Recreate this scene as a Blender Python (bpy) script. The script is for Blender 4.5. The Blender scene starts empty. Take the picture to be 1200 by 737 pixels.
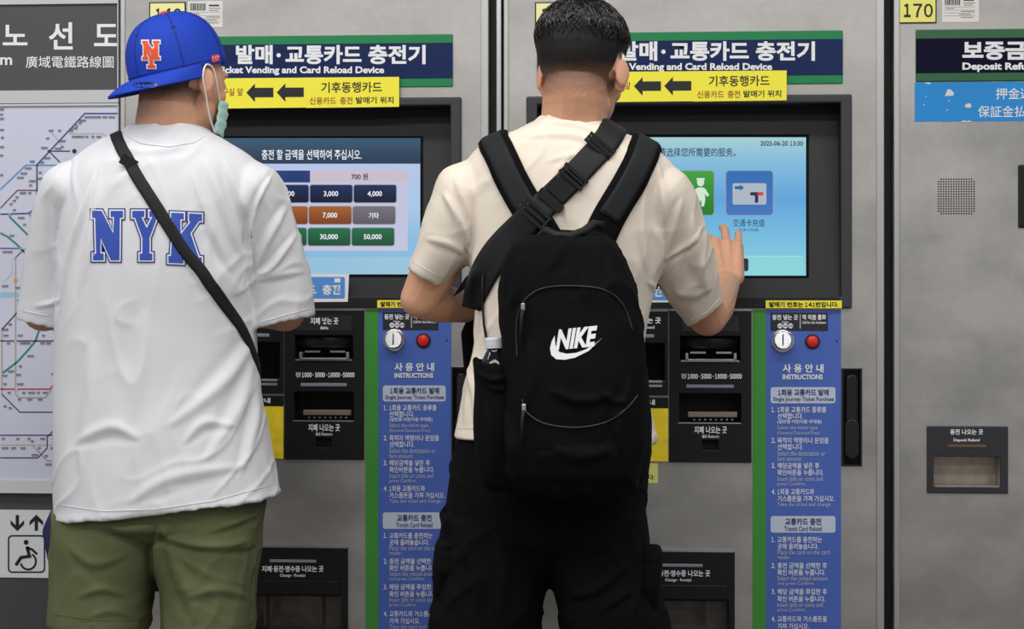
import bpy, bmesh, math, random, re
import numpy as np
from mathutils import Vector, Matrix, noise
from mathutils.bvhtree import BVHTree

random.seed(7)
SC = bpy.context.scene
COL = SC.collection
V = Vector

# ------------------------------------------------------------------ camera
F = 2310.0; HY = 330.0; CAM = V((0, -4.2, 1.25)); YAW = math.radians(4.5)
FWD = V((-math.sin(YAW), math.cos(YAW), 0)); RT = V((math.cos(YAW), math.sin(YAW), 0)); UP = V((0, 0, 1))
cd = bpy.data.cameras.new('camera'); cam = bpy.data.objects.new('camera', cd); COL.objects.link(cam)
cam.location = CAM; cam.rotation_euler = (math.pi/2, 0, YAW)
cd.sensor_width = 36; cd.lens = 36*F/1200; cd.shift_y = -(368.5-HY)/1200
cd.clip_start = .05; SC.camera = cam

# ------------------------------------------------------------------ world, lights, exposure
SC.view_settings.view_transform = 'Standard'; SC.view_settings.look = 'None'
SC.view_settings.gamma = 1; SC.view_settings.use_curve_mapping = False; SC.view_settings.exposure = 0.0
w = bpy.data.worlds.new('world'); SC.world = w; w.use_nodes = True
w.node_tree.nodes['Background'].inputs[0].default_value = (.93, .96, 1, 1)
w.node_tree.nodes['Background'].inputs[1].default_value = .38
def area(name, loc, rot, sx, sy, e, col=(1, .98, .95)):
    l = bpy.data.lights.new(name, 'AREA'); l.shape = 'RECTANGLE'; l.size = sx; l.size_y = sy; l.energy = e; l.color = col
    o = bpy.data.objects.new(name, l); COL.objects.link(o); o.location = loc; o.rotation_euler = rot; return o
area('ceiling_light', (-.9, -1.25, 2.9), (0, 0, 0), 4.5, .32, 50)
area('ceiling_light', (-.5, -2.9, 2.9), (0, 0, 0), 5.0, .4, 68)
area('ceiling_light', (-.3, -5.2, 2.9), (0, 0, 0), 6.0, .6, 78)

# ------------------------------------------------------------------ pixel rays
def ray(px, py): return FWD + RT*((px-600)/F) - UP*((py-HY)/F)
def P(px, py, Y=0.0):
    d = ray(px, py); return CAM + d*((Y-CAM.y)/d.y)
def plane_hit(px, py, pt, n):
    d = ray(px, py); return CAM + d*((pt-CAM).dot(n)/d.dot(n))
def proj(co):                                   # (n,3) -> px, py
    r = co - np.array(CAM); d = r@np.array(FWD)
    return 600 + F*(r@np.array(RT))/d, HY - F*r[:, 2]/d

# ------------------------------------------------------------------ materials
def lin(c):
    return tuple(((v/255+.055)/1.055)**2.4 if v > 10 else v/255/12.92 for v in c) + (1,)
MATS = {}
def mat(name, c, rough=.5, metal=0.0, emit=0.0, noise_s=0, noise_a=0.0, bump=0.0, bump_s=200, spec=None, sss=0.0, stretch=None, coat=0):
    if name in MATS: return MATS[name]
    m = bpy.data.materials.new(name); m.use_nodes = True; nt = m.node_tree; b = nt.nodes['Principled BSDF']
    b.inputs['Base Color'].default_value = lin(c); b.inputs['Roughness'].default_value = rough; b.inputs['Metallic'].default_value = metal
    if spec is not None: b.inputs['Specular IOR Level'].default_value = spec
    if coat: b.inputs['Coat Weight'].default_value = coat
    if emit:
        b.inputs['Emission Color'].default_value = lin(c); b.inputs['Emission Strength'].default_value = emit
        b.inputs['Base Color'].default_value = (.01, .01, .01, 1); b.inputs['Specular IOR Level'].default_value = .15
    if sss:
        b.inputs['Subsurface Weight'].default_value = sss; b.inputs['Subsurface Radius'].default_value = (.012, .005, .003); b.inputs['Subsurface Scale'].default_value = 1
    if noise_s or bump:
        tc = nt.nodes.new('ShaderNodeTexCoord'); mp = nt.nodes.new('ShaderNodeMapping'); nt.links.new(tc.outputs['Object'], mp.inputs[0])
        if stretch: mp.inputs['Scale'].default_value = stretch
    if noise_s:
        n = nt.nodes.new('ShaderNodeTexNoise'); n.inputs['Scale'].default_value = noise_s; n.inputs['Detail'].default_value = 6
        nt.links.new(mp.outputs[0], n.inputs['Vector'])
        mr = nt.nodes.new('ShaderNodeMapRange'); mr.inputs[1].default_value = .3; mr.inputs[2].default_value = .7
        mr.inputs[3].default_value = 1-noise_a; mr.inputs[4].default_value = 1+noise_a
        nt.links.new(n.outputs['Fac'], mr.inputs[0])
        mx = nt.nodes.new('ShaderNodeVectorMath'); mx.operation = 'SCALE'; mx.inputs[0].default_value = lin(c)[:3]
        nt.links.new(mr.outputs[0], mx.inputs['Scale']); nt.links.new(mx.outputs[0], b.inputs['Base Color'])
    if bump:
        n2 = nt.nodes.new('ShaderNodeTexNoise'); n2.inputs['Scale'].default_value = bump_s; n2.inputs['Detail'].default_value = 4
        nt.links.new(mp.outputs[0], n2.inputs['Vector'])
        bp = nt.nodes.new('ShaderNodeBump'); bp.inputs['Strength'].default_value = bump; bp.inputs['Distance'].default_value = .002
        nt.links.new(n2.outputs['Fac'], bp.inputs['Height']); nt.links.new(bp.outputs[0], b.inputs['Normal'])
    MATS[name] = m; return m

def steel(name, c, rough=.42):
    m = mat(name, c, rough, .85); nt = m.node_tree; b = nt.nodes['Principled BSDF']
    tc = nt.nodes.new('ShaderNodeTexCoord')
    def nz(scale, s, det=6):
        mp = nt.nodes.new('ShaderNodeMapping'); mp.inputs['Scale'].default_value = scale; nt.links.new(tc.outputs['Object'], mp.inputs[0])
        n = nt.nodes.new('ShaderNodeTexNoise'); n.inputs['Scale'].default_value = s; n.inputs['Detail'].default_value = det
        nt.links.new(mp.outputs[0], n.inputs['Vector']); return n
    def rng(n, a, b2, lo=.3, hi=.7):
        r = nt.nodes.new('ShaderNodeMapRange'); r.inputs[1].default_value = lo; r.inputs[2].default_value = hi
        r.inputs[3].default_value = a; r.inputs[4].default_value = b2; nt.links.new(n.outputs['Fac'], r.inputs[0]); return r
    cl = nz((1, 1, 1.6), 5.0); st = nz((2, 2, 160), 3.0, 3); fine = nz((1.5, 1, 1), 45, 5)
    mul = nt.nodes.new('ShaderNodeMath'); mul.operation = 'MULTIPLY'
    nt.links.new(rng(cl, .85, 1.12).outputs[0], mul.inputs[0]); nt.links.new(rng(st, .98, 1.02).outputs[0], mul.inputs[1])
    mul2 = nt.nodes.new('ShaderNodeMath'); mul2.operation = 'MULTIPLY'
    nt.links.new(mul.outputs[0], mul2.inputs[0]); nt.links.new(rng(fine, .97, 1.03).outputs[0], mul2.inputs[1])
    mx = nt.nodes.new('ShaderNodeVectorMath'); mx.operation = 'SCALE'; mx.inputs[0].default_value = lin(c)[:3]
    nt.links.new(mul2.outputs[0], mx.inputs['Scale']); nt.links.new(mx.outputs[0], b.inputs['Base Color'])
    nt.links.new(rng(cl, rough-.07, rough+.1).outputs[0], b.inputs['Roughness'])
    bp = nt.nodes.new('ShaderNodeBump'); bp.inputs['Strength'].default_value = .05; bp.inputs['Distance'].default_value = .001
    nt.links.new(st.outputs['Fac'], bp.inputs['Height']); nt.links.new(bp.outputs[0], b.inputs['Normal'])
    return m
M_STEEL = steel('brushed_steel', (178, 176, 173))
M_CHROME = mat('chrome', (215, 216, 218), .24, 1.0)
M_SATIN = mat('satin_metal', (190, 190, 192), .3, .9)
M_BLACKP = mat('black_plastic', (17, 18, 21), .42, bump=.06, bump_s=900, spec=.35)
M_BEZEL = mat('dark_grey_plastic', (56, 56, 60), .5, bump=.05, bump_s=700, spec=.4)
M_BEZEL2 = mat('shaded_surround_plastic', (43, 43, 46), .5, spec=.3)  # screen surround: base colour darkened for the shade under the bezel rim
M_VOID = mat('dark_inside', (7, 7, 8), .7)
M_GAP = mat('gap_black', (13, 13, 17), .6)
M_WHITEINK = mat('white_print', (236, 238, 242), .5)
M_GREYINK = mat('pale_print', (190, 196, 205), .5)
M_BLACKINK = mat('black_print', (14, 14, 16), .5)
M_NAVYINK = mat('navy_print', (36, 52, 112), .5)
M_BROWNINK = mat('brown_print', (160, 84, 30), .5)
M_NAVY = mat('sign_navy', (20, 38, 84), .3, noise_s=8, noise_a=.12, spec=.2)
M_NAVYD = mat('sign_dark_navy', (8, 9, 40), .35, spec=.1)
M_GREEN = mat('sign_green', (40, 132, 82), .3, spec=.25)
M_GREEND = mat('sign_dark_green', (38, 96, 56), .3)
M_STRIPG = mat('strip_green', (62, 148, 56), .4)
M_STRIPB = mat('strip_blue', (72, 104, 190), .45, noise_s=6, noise_a=.06)
M_BOXB = mat('box_pale_blue', (196, 208, 226), .5)
M_YEL = mat('notice_yellow', (250, 240, 60), .45, noise_s=10, noise_a=.03)
M_YELP = mat('pale_yellow', (246, 242, 168), .5)
M_YELD = mat('sticker_yellow', (250, 222, 44), .35, noise_s=30, noise_a=.12, bump=.5, bump_s=60)
M_LED = mat('led_bar', (132, 142, 158), .3)
M_RED = mat('red_button', (226, 38, 26), .3)
M_LETTERW = M_WHITEINK

# ------------------------------------------------------------------ object helpers
LOC = {}
def link(name, me, m, parent=None, smooth=False):
    base = LOC[parent.name] if parent is not None else V((0, 0, 0))
    if isinstance(me, bmesh.types.BMesh):
        bm = me; me = bpy.data.meshes.new(name); bm.to_mesh(me); bm.free()
    else: me.name = name
    if base.length: me.transform(Matrix.Translation(-base))
    if m is not None:
        me.materials.clear(); me.materials.append(m)
    if smooth: me.polygons.foreach_set('use_smooth', [True]*len(me.polygons))
    o = bpy.data.objects.new(name, me); COL.objects.link(o); LOC[o.name] = base.copy()
    if parent is not None: o.parent = parent
    return o
def split(name, bm, m, parent=None, smooth=False):
    """one object for each loose piece of bm"""
    bm.verts.ensure_lookup_table(); bm.verts.index_update(); seen = set(); out = []
    for v0 in list(bm.verts):
        if v0.index in seen: continue
        st = [v0]; seen.add(v0.index); comp = []
        while st:
            v = st.pop(); comp.append(v)
            for e in v.link_edges:
                u = e.other_vert(v)
                if u.index not in seen: seen.add(u.index); st.append(u)
        t = bmesh.new(); mp = {v: t.verts.new(v.co) for v in comp}; fs = {f for v in comp for f in v.link_faces}
        for f in fs: t.faces.new([mp[v] for v in f.verts])
        bmesh.ops.recalc_face_normals(t, faces=t.faces[:]) if len(fs) > 1 else None
        out.append(link(name, t, m, parent, smooth))
    bm.free(); return out
def thing(name, loc, label, cat, group=None):
    o = bpy.data.objects.new(name, None); COL.objects.link(o); o.location = loc; LOC[o.name] = V(loc); o.empty_display_size = .05
    o['label'] = label; o['category'] = cat
    if group: o['group'] = group
    return o
def tag(o, label, cat, group=None):
    o['label'] = label; o['category'] = cat
    if group: o['group'] = group
    return o
def structure(o): o['kind'] = 'structure'; return o
def box(bm, x0, x1, y0, y1, z0, z1, bev=0.0, seg=2):
    t = bmesh.new(); bmesh.ops.create_cube(t, size=1)
    for v in t.verts: v.co = V((x0+(v.co.x+.5)*(x1-x0), y0+(v.co.y+.5)*(y1-y0), z0+(v.co.z+.5)*(z1-z0)))
    if bev: bmesh.ops.bevel(t, geom=t.edges[:], offset=bev, segments=seg, profile=.5, affect='EDGES')
    merge(bm, t); return bm
def merge(bm, t):
    me = bpy.data.meshes.new('t'); t.to_mesh(me); t.free(); bm.from_mesh(me); bpy.data.meshes.remove(me)
def prism(bm, pts, Yf, Yb):
    """outline (list of world (x,z)) extruded from Yf (front) to Yb"""
    f = [bm.verts.new((x, Yf, z)) for x, z in pts]; b = [bm.verts.new((x, Yb, z)) for x, z in pts]
    n = len(pts); bm.faces.new(f); bm.faces.new(b[::-1])
    for i in range(n): bm.faces.new((f[i], b[i], b[(i+1) % n], f[(i+1) % n]))
    bmesh.ops.recalc_face_normals(bm, faces=bm.faces[:])
def rr(x0, y0, x1, y1, r, n=5):
    out = []
    for cx, cy, a0 in ((x1-r, y1-r, 0), (x0+r, y1-r, 90), (x0+r, y0+r, 180), (x1-r, y0+r, 270)):
        for i in range(n+1):
            a = math.radians(a0+90*i/n); out.append((cx+r*math.cos(a), cy+r*math.sin(a)))
    return out
def wr(x0, y0, x1, y1, Y=0.0, dx=0.0):
    """pixel rectangle -> world x0,x1,z0,z1 on the plane Y"""
    xm, ym = (x0+x1)/2, (y0+y1)/2
    return P(x0, ym, Y).x+dx, P(x1, ym, Y).x+dx, P(xm, y1, Y).z, P(xm, y0, Y).z
def bar(bm, p0, p1, r0, r1=None, n=12, cap=True):
    r1 = r0 if r1 is None else r1
    d = (p1-p0).normalized(); a = d.orthogonal().normalized(); b = d.cross(a)
    A = [bm.verts.new(p0+(a*math.cos(2*math.pi*i/n)+b*math.sin(2*math.pi*i/n))*r0) for i in range(n)]
    B = [bm.verts.new(p1+(a*math.cos(2*math.pi*i/n)+b*math.sin(2*math.pi*i/n))*r1) for i in range(n)]
    for i in range(n): bm.faces.new((A[i], A[(i+1) % n], B[(i+1) % n], B[i]))
    if cap: bm.faces.new(A[::-1]); bm.faces.new(B)
def lathe(bm, c, axis, prof, n=24):
    axis = axis.normalized(); a = axis.orthogonal().normalized(); b = axis.cross(a); prev = None
    for (r, h) in prof:
        cur = [bm.verts.new(c+axis*h+(a*math.cos(2*math.pi*i/n)+b*math.sin(2*math.pi*i/n))*max(r, 1e-5)) for i in range(n)]
        if prev:
            for i in range(n): bm.faces.new((prev[i], prev[(i+1) % n], cur[(i+1) % n], cur[i]))
        else: bm.faces.new(cur[::-1])
        prev = cur
    bm.faces.new(prev)
def tube(bm, pts, r, n=8, taper=None):
    prev = None; a = None
    for i, p in enumerate(pts):
        d = ((pts[min(i+1, len(pts)-1)])-(pts[max(i-1, 0)])).normalized()
        a = d.orthogonal().normalized() if a is None else (a-d*a.dot(d)).normalized()
        b = d.cross(a); rr_ = r*(taper(i/(len(pts)-1)) if taper else 1)
        cur = [bm.verts.new(p+(a*math.cos(2*math.pi*k/n)+b*math.sin(2*math.pi*k/n))*rr_) for k in range(n)]
        if prev:
            for k in range(n): bm.faces.new((prev[k], prev[(k+1) % n], cur[(k+1) % n], cur[k]))
        else: bm.faces.new(cur[::-1])
        prev = cur
    bm.faces.new(prev)
def frame(bm, X0, X1, Z0, Z1, holes, Yf, Yb):
    """sheet with rectangular holes; holes = (x0,x1,z0,z1)"""
    xs = sorted({X0, X1}|{h[0] for h in holes}|{h[1] for h in holes}); zs = sorted({Z0, Z1}|{h[2] for h in holes}|{h[3] for h in holes})
    xs = [x for x in xs if X0-1e-9 <= x <= X1+1e-9]; zs = [z for z in zs if Z0-1e-9 <= z <= Z1+1e-9]
    def inh(x, z): return any(h[0] < x < h[1] and h[2] < z < h[3] for h in holes)
    solid = lambda i, j: 0 <= i < len(xs)-1 and 0 <= j < len(zs)-1 and not inh((xs[i]+xs[i+1])/2, (zs[j]+zs[j+1])/2)
    vc = {}
    def v(i, j, Y):
        k = (i, j, Y)
        if k not in vc: vc[k] = bm.verts.new((xs[i], Y, zs[j]))
        return vc[k]
    for i in range(len(xs)-1):
        for j in range(len(zs)-1):
            if not solid(i, j): continue
            bm.faces.new((v(i, j, Yf), v(i+1, j, Yf), v(i+1, j+1, Yf), v(i, j+1, Yf)))
            bm.faces.new((v(i, j, Yb), v(i, j+1, Yb), v(i+1, j+1, Yb), v(i+1, j, Yb)))
            for (di, dj, a, b) in ((-1, 0, (i, j+1), (i, j)), (1, 0, (i+1, j), (i+1, j+1)), (0, -1, (i, j), (i+1, j)), (0, 1, (i+1, j+1), (i, j+1))):
                if not solid(i+di, j+dj):
                    bm.faces.new((v(*a, Yf), v(*a, Yb), v(*b, Yb), v(*b, Yf)))
    bmesh.ops.recalc_face_normals(bm, faces=bm.faces[:])

# ------------------------------------------------------------------ lettering: glyph outlines laid flat on a surface
def text_mesh(s, bold=0.0, shear=0.0):
    c = bpy.data.curves.new('t', 'FONT'); c.body = s; c.offset = bold; c.shear = shear; c.resolution_u = 3
    o = bpy.data.objects.new('t', c); COL.objects.link(o); dg = bpy.context.evaluated_depsgraph_get()
    me = bpy.data.meshes.new_from_object(o.evaluated_get(dg))
    bpy.data.objects.remove(o); bpy.data.curves.remove(c); return me
TC = {}
def glyphs(s, bold, shear):
    me = text_mesh(s, bold, shear); co = [(v.co.x, v.co.y) for v in me.vertices]; fs = [tuple(p.vertices) for p in me.polygons]
    bpy.data.meshes.remove(me); return co, fs
def tdata(s, bold, shear):
    k = (s, bold, shear)
    if k not in TC:
        co, fs = [], []; x = 0.0
        for run in ([s] if s == '1' else re.split('(1)', s.replace('１', '1'))):
            if run == '': continue
            if run.strip() == '': x += .25*len(run); continue
            c, f = glyphs('１' if run == '1' else run.strip(), bold+(.02 if run == '1' else 0), shear); xa = min(q[0] for q in c); xb = max(q[0] for q in c)
            if run == '1': c = [(x+.06+(q[0]-xa)/(xb-xa)*.38, q[1]*.93) for q in c]; adv = .54
            else: lead = .25*(len(run)-len(run.lstrip())); c = [(x+lead+q[0]-xa+.03, q[1]) for q in c]; adv = lead+xb-xa+.08+.25*(len(run)-len(run.rstrip()))
            n = len(co); co += c; fs += [tuple(i+n for i in q) for q in f]; x += adv
        xa = min(q[0] for q in co); xb = max(q[0] for q in co); ya = min(q[1] for q in co); yb = max(q[1] for q in co)
        TC[k] = ([((q[0]-xa)/(xb-xa), (q[1]-ya)/(yb-ya)) for q in co], fs)
    return TC[k]
def letters(items, surf, bm=None):
    """items: (text, x0, y0, x1, y1[, bold[, rise]]) in photo pixels; surf(px,py)->Vector"""
    bm = bm or bmesh.new()
    for it in items:
        s, x0, y0, x1, y1 = it[:5]; bold = it[5] if len(it) > 5 else .015; rise = it[6] if len(it) > 6 else 0; sh = it[7] if len(it) > 7 else 0
        uv, fs = tdata(s, bold, sh)
        vs = [bm.verts.new(surf(x0+u*(x1-x0), y1-v*(y1-y0)-rise*u)) for u, v in uv]
        for f in fs:
            try: bm.faces.new([vs[i] for i in f])
            except ValueError: pass
    return bm
def flat(bm, pts, surf):
    vs = [bm.verts.new(surf(x, y)) for x, y in pts]; f = bm.faces.new(vs); return f
def rect(x0, y0, x1, y1): return [(x0, y0), (x1, y0), (x1, y1), (x0, y1)]
def wallsurf(off=0.0, dx=0.0):
    def f(px, py):
        p = P(px, py, 0.0); return V((p.x+dx, -off, p.z))
    return f
def stroke(bm, pts, wd, surf):
    """flat ribbon of pixel width wd through pixel points"""
    n = len(pts); L = []; R = []
    for i in range(n):
        a = pts[max(i-1, 0)]; b = pts[min(i+1, n-1)]; dx, dy = b[0]-a[0], b[1]-a[1]; l = math.hypot(dx, dy) or 1
        if 0 < i < n-1:
            d1 = V((pts[i][0]-a[0], pts[i][1]-a[1])).normalized(); d2 = V((b[0]-pts[i][0], b[1]-pts[i][1])).normalized()
            t = (d1+d2).normalized(); k = 1/max(.5, t.dot(d1)); nx, ny = -t.y*k, t.x*k
        else: nx, ny = -dy/l, dx/l
        L.append(bm.verts.new(surf(pts[i][0]+nx*wd/2, pts[i][1]+ny*wd/2))); R.append(bm.verts.new(surf(pts[i][0]-nx*wd/2, pts[i][1]-ny*wd/2)))
    for i in range(n-1): bm.faces.new((L[i], L[i+1], R[i+1], R[i]))

# ------------------------------------------------------------------ room shell
bm = bmesh.new(); box(bm, -2.6, 2.6, -7, .9, -.1, 0)
structure(link('floor', bm, mat('floor_stone', (96, 86, 76), .4, noise_s=25, noise_a=.12)))
bm = bmesh.new(); box(bm, -2.6, 2.6, -7, .9, 3.0, 3.08)
structure(link('ceiling', bm, mat('ceiling_paint', (205, 205, 205), .7)))
bm = bmesh.new(); box(bm, -2.6, P(140, 400).x+.004, .012, .9, 0, 3.0)
structure(link('wall_back', bm, mat('wall_dark_grey', (66, 66, 68), .5, noise_s=12, noise_a=.05)))
bm = bmesh.new(); box(bm, P(140, 400).x+.004, 2.6, .60, .9, 0, 3.0)
structure(link('wall_behind_machines', bm, M_GAP))
# ------------------------------------------------------------------ ticket machines
DL = (P(528, 70).x-P(987, 70).x + P(428, 500).x-P(882, 500).x + P(541, 240).x-P(998, 240).x + P(427, 450).x-P(879, 450).x + P(408, 700).x-P(860, 700).x)/5
TZ0 = P(808, 348).z; TZ1 = P(808, 122).z
TPT = V((0, .006, TZ0)); TV = V((0, .066, TZ1-TZ0)); TN = V((0, -TV.z, TV.y)).normalized()
def tilt(off, dx=0.0):                       # the screens lean back inside their bezels
    def f(px, py):
        p = plane_hit(px-0, py, TPT, TN); p = p+TN*off; p.x += dx; return p
    return f
MZT = P(808, -45).z
def shallow(bm, x0, x1, y0, y1, z0, z1):     # open tray: five inner faces of a recess
    a = [(x0, z0), (x1, z0), (x1, z1), (x0, z1)]
    f = [bm.verts.new((x, y0, z)) for x, z in a]; b = [bm.verts.new((x, y1, z)) for x, z in a]
    bm.faces.new(b)
    for i in range(4): bm.faces.new((f[i], f[(i+1) % 4], b[(i+1) % 4], b[i]))
    bmesh.ops.recalc_face_normals(bm, faces=bm.faces[:])
INSTR = [("１.", 904, 477, 908, 483), ("１회용 교통카드 종류를", 911, 476.5, 968, 483.5), ("선택합니다.", 911, 484, 941, 491),
 ("(일반용·어린이용·우대용)", 911, 491.5, 963, 497), ("Select the ticket type.", 911, 498.5, 959, 504.5), ("(General·Discount·Free)", 911, 505, 960, 510),
 ("2.", 904, 513, 908.5, 519), ("목적지 역명이나 운임을", 911, 512.5, 971, 519.5), ("선택합니다.", 911, 520, 941, 527), ("Select the destination or", 911, 528, 967, 534), ("fare amount.", 911, 534.5, 940, 540),
 ("3.", 904, 542.5, 908.5, 548.5), ("해당금액을 넣은 후", 911, 542, 960, 549), ("확인버튼을 누릅니다.", 911, 550, 965, 557), ("Insert bills or coins and", 911, 558, 964, 563.5), ("press Confirm.", 911, 564.5, 944, 570),
 ("4.", 904, 573, 908.5, 579), ("１회용 교통카드와", 911, 572.5, 954, 579.5), ("거스름돈을 가져 가십시오.", 911, 580.5, 978, 587.5), ("Take the ticket and change.", 911, 588.5, 974, 594.5),
 ("１.", 904, 629, 908, 635), ("교통카드를 충전하는", 911, 628.5, 963, 635.5), ("곳에 올려놓습니다.", 911, 636.5, 959, 643.5), ("Place the card on the card", 911, 644, 972, 649.5), ("reader.", 911, 650, 926, 655),
 ("2.", 904, 659.5, 908.5, 665.5), ("충전 금액을 선택한 후", 911, 659, 969, 666), ("확인 버튼을 누릅니다.", 911, 667, 967, 674), ("Select the reload amount", 911, 674.5, 970, 680), ("and press Confirm.", 911, 681, 954, 686.5),
 ("3.", 904, 690, 908.5, 696), ("해당 금액을 투입한 후", 911, 689.5, 969, 696.5), ("확인 버튼을 누릅니다.", 911, 698, 967, 705), ("Insert bills or coins and", 911, 705.5, 964, 711), ("press Confirm.", 911, 712, 944, 717.5),
 ("4.", 904, 722, 908.5, 728), ("교통카드와 거스름돈을", 911, 721.5, 969, 728.5), ("가져 가십시오.", 911, 730, 948, 737), ("Take the card and change.", 911, 738, 974, 744)]
KOR = [i for i in INSTR if not i[0][:2] in ('Se', '(G', 'fa', 'In', 'pr', 'Ta', 'Pl', 're', 'an')]
ENG = [i for i in INSTR if i not in KOR]

def machine(left):
    dx = DL if left else 0.0                  # features measured on the middle machine
    dl = 0.0 if left else -DL                 # features measured on the left machine
    X0 = P(141.5, 300).x if left else P(590.5, 300).x; X1 = P(572.5, 300).x if left else P(1036, 300).x
    root = thing('ticket_machine', ((X0+X1)/2, .25, 0),
        'steel ticket machine the man in the blue cap stands at' if left else 'steel ticket machine the man with the black backpack is touching', 'ticket machine')
    bz = wr(617, 112, 998, 361, 0, dx); bill = wr(333.5, 362.5, 427, 538.5, 0, dl); bill = (bill[0], bill[1], bill[2], bill[3])
    card = wr(684, 363.5, 783, 463, 0, dx); tray = wr(280, 640, 408, 748, 0, dl); lock = wr(986, 430, 1010, 546, 0, dx)
    # cabinet: folded steel sheet with openings, sides, top
    bm = bmesh.new(); i_ = .004
    frame(bm, X0, X1, .08, MZT+.12, [(h[0]+i_, h[1]-i_, h[2]+i_, h[3]-i_) for h in (bz, bill, card, tray, lock)], 0, .003)
    box(bm, X0, X0+.003, .003, .55, .08, MZT+.12); box(bm, X1-.003, X1, .003, .55, .08, MZT+.12); box(bm, X0, X1, .003, .55, MZT+.12, MZT+.123)
    cab = link('cabinet_body', bm, M_STEEL, root)
    bm = bmesh.new(); box(bm, X0+.01, X1-.01, .03, .55, 0, .08); link('plinth', bm, M_GAP, root)
    # rounded steel edge trims and the dark strip of the gap
    bm = bmesh.new()
    for a, b in ((X0, X0+.010), (X1-.016, X1)): box(bm, a, b, -.0035, .0, .08, MZT+.12, .0015)
    split('edge_trim', bm, mat('edge_steel', (190, 189, 187), .42, .85), root)
    # header sign
    bm = bmesh.new(); h = wr(630, 38, 987, 99, 0, dx); box(bm, h[0]-.001, h[1]+.001, -.003, 0, h[2]-.001, h[3]+.001, .002)
    sg = link('header_sign', bm, M_GREEN, root)
    bm = bmesh.new(); h = wr(630, 47.5, 987, 89.5, 0, dx); box(bm, h[0]-.001, h[1]+.001, -.0038, -.003, h[2], h[3]); link('navy_band', bm, M_NAVY, sg)
    s = wallsurf(.0045, dl)
    bm = letters([("１회용", 194, 53, 262, 76, .035), ("발매", 277, 53, 320, 75.5, .035), ("교통카드", 335, 53, 424, 75.5, .035), ("충전기", 432, 53, 499, 75.5, .035),
        ("Ticket Vending and Card Reload Device", 254, 78, 450.5, 88.5, .035)], s)
    flat(bm, [(327+2.6*math.cos(a*math.pi/4), 65-2.6*math.sin(a*math.pi/4)) for a in range(8)], s)
    link('lettering', bm, M_WHITEINK, sg)
    # yellow notices taped below the sign
    if left: A = dict(x=0, y=0, k=0); dN = 0.0
    else: A = dict(x=453, y=-7.5, k=1); dN = 0.0
    def ns(off):
        def f(px, py):
            p = P(px+A['x'], py+A['y']-(px-364)*.008-(3 if (A['k'] and px > 361) else 0)*0, 0); return V((p.x, -off, p.z))
        return f
    for nm, x0, x1, e in (('paper_notice', 205, 360, 1.0), ('paper_notice', 359.5, 468.5, 0)):
        bm = bmesh.new(); f0 = ns(.0105+.0006*(1-e)); q = [f0(x0, 91.5), f0(x1, 91.5-e*0), f0(x1, 126.5), f0(x0, 127)]
        prism(bm, [(p.x, p.z) for p in q], -.0105-.0006*(1-e), -.0098-.0006*(1-e)); no = link(nm, bm, M_YEL, root)
        s2 = ns(.0112+.0006*(1-e))
        if e:
            link('lettering', letters([("구실 앞", 262, 103, 286, 112, .01)], s2), M_BROWNINK, no)
            bm = bmesh.new()
            for ax in (290, 325.5):
                flat(bm, [(ax, 108.5), (ax+10, 98), (ax+10, 103), (ax+31.5, 103), (ax+31.5, 114), (ax+10, 114), (ax+10, 119.5)], s2)
            split('printed_arrow', bm, M_BLACKINK, no)
        else:
            link('lettering', letters([("기후동행카드", 377.5, 97, 448.5, 109.5, .012), ("발매기 위치", 418, 114.5, 462, 122.5, .015)], s2), M_BLACKINK, no)
            link('lettering', letters([("신용카드", 364, 114.5, 395, 123, .01), ("충전", 399.5, 114.5, 414, 123, .01)], s2), M_BROWNINK, no)
    # number plate and inventory sticker above the sign
    sx = 0 if left else 452; sy = 0
    n = [(175, 2.5, 218, 30), (220, 1.5, 261, 32)]
    a, b = n
    bm = bmesh.new(); h = wr(a[0]+sx, a[1], a[2]+sx, a[3]); box(bm, h[0], h[1], -.002, 0, h[2], h[3]); np_ = link('number_plate', bm, M_BLACKINK, root)
    bm = bmesh.new(); h = wr(a[0]+1.5+sx, a[1]+1.5, a[2]-1.5+sx, a[3]-1.5); box(bm, h[0], h[1], -.0026, -.002, h[2], h[3]); link('plate_face', bm, M_YELP, np_)
    link('lettering', letters([("１", 183+sx, 10, 189+sx, 26, .02), ("４", 191+sx, 10, 202+sx, 26, .02), ("２" if left else "１", 204+sx, 10, (213 if left else 210)+sx, 26, .02)], lambda x, y: V((P(x, y).x, -.003, P(x, y).z))), M_BLACKINK, np_)
    bm = bmesh.new(); h = wr(b[0]+sx, b[1], b[2]+sx, b[3]); box(bm, h[0], h[1], -.001, 0, h[2], h[3]); st = link('inventory_sticker', bm, mat('sticker_white', (226, 224, 220), .5), root)
    barcode(st, b[0]+sx, b[1])
    # screen bezel
    r = wr(630, 122, 985, 348, 0, dx)
    bm = bmesh.new(); frame(bm, bz[0], bz[1], bz[2], bz[3], [r], -.009, .004)
    bezel = link('screen_bezel', bm, M_BEZEL, root)
    mod = bezel.modifiers.new('bevel', 'BEVEL'); mod.width = .004; mod.segments = 3; mod.limit_method = 'ANGLE'
    bm = bmesh.new(); h = wr(632, 349, 984, 360, 0, dx); box(bm, h[0], h[1], -.0096, -.009, h[2], h[3]); link('lower_band', bm, M_VOID, bezel)
    bm = bmesh.new()                                     # side, top and bottom walls of the recess, coloured near black for its shadow
    x0, x1, z0, z1 = r
    for q in (((x0, -.005, z0), (x0, .008, z0), (x0, .08, z1), (x0, -.005, z1)), ((x1, -.005, z0), (x1, .008, z0), (x1, .08, z1), (x1, -.005, z1)),
              ((x0, -.005, z1), (x0, .08, z1), (x1, .08, z1), (x1, -.005, z1)), ((x0, -.005, z0), (x0, .01, z0), (x1, .01, z0), (x1, -.005, z0))):
        bm.faces.new([bm.verts.new(p) for p in q])
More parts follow.
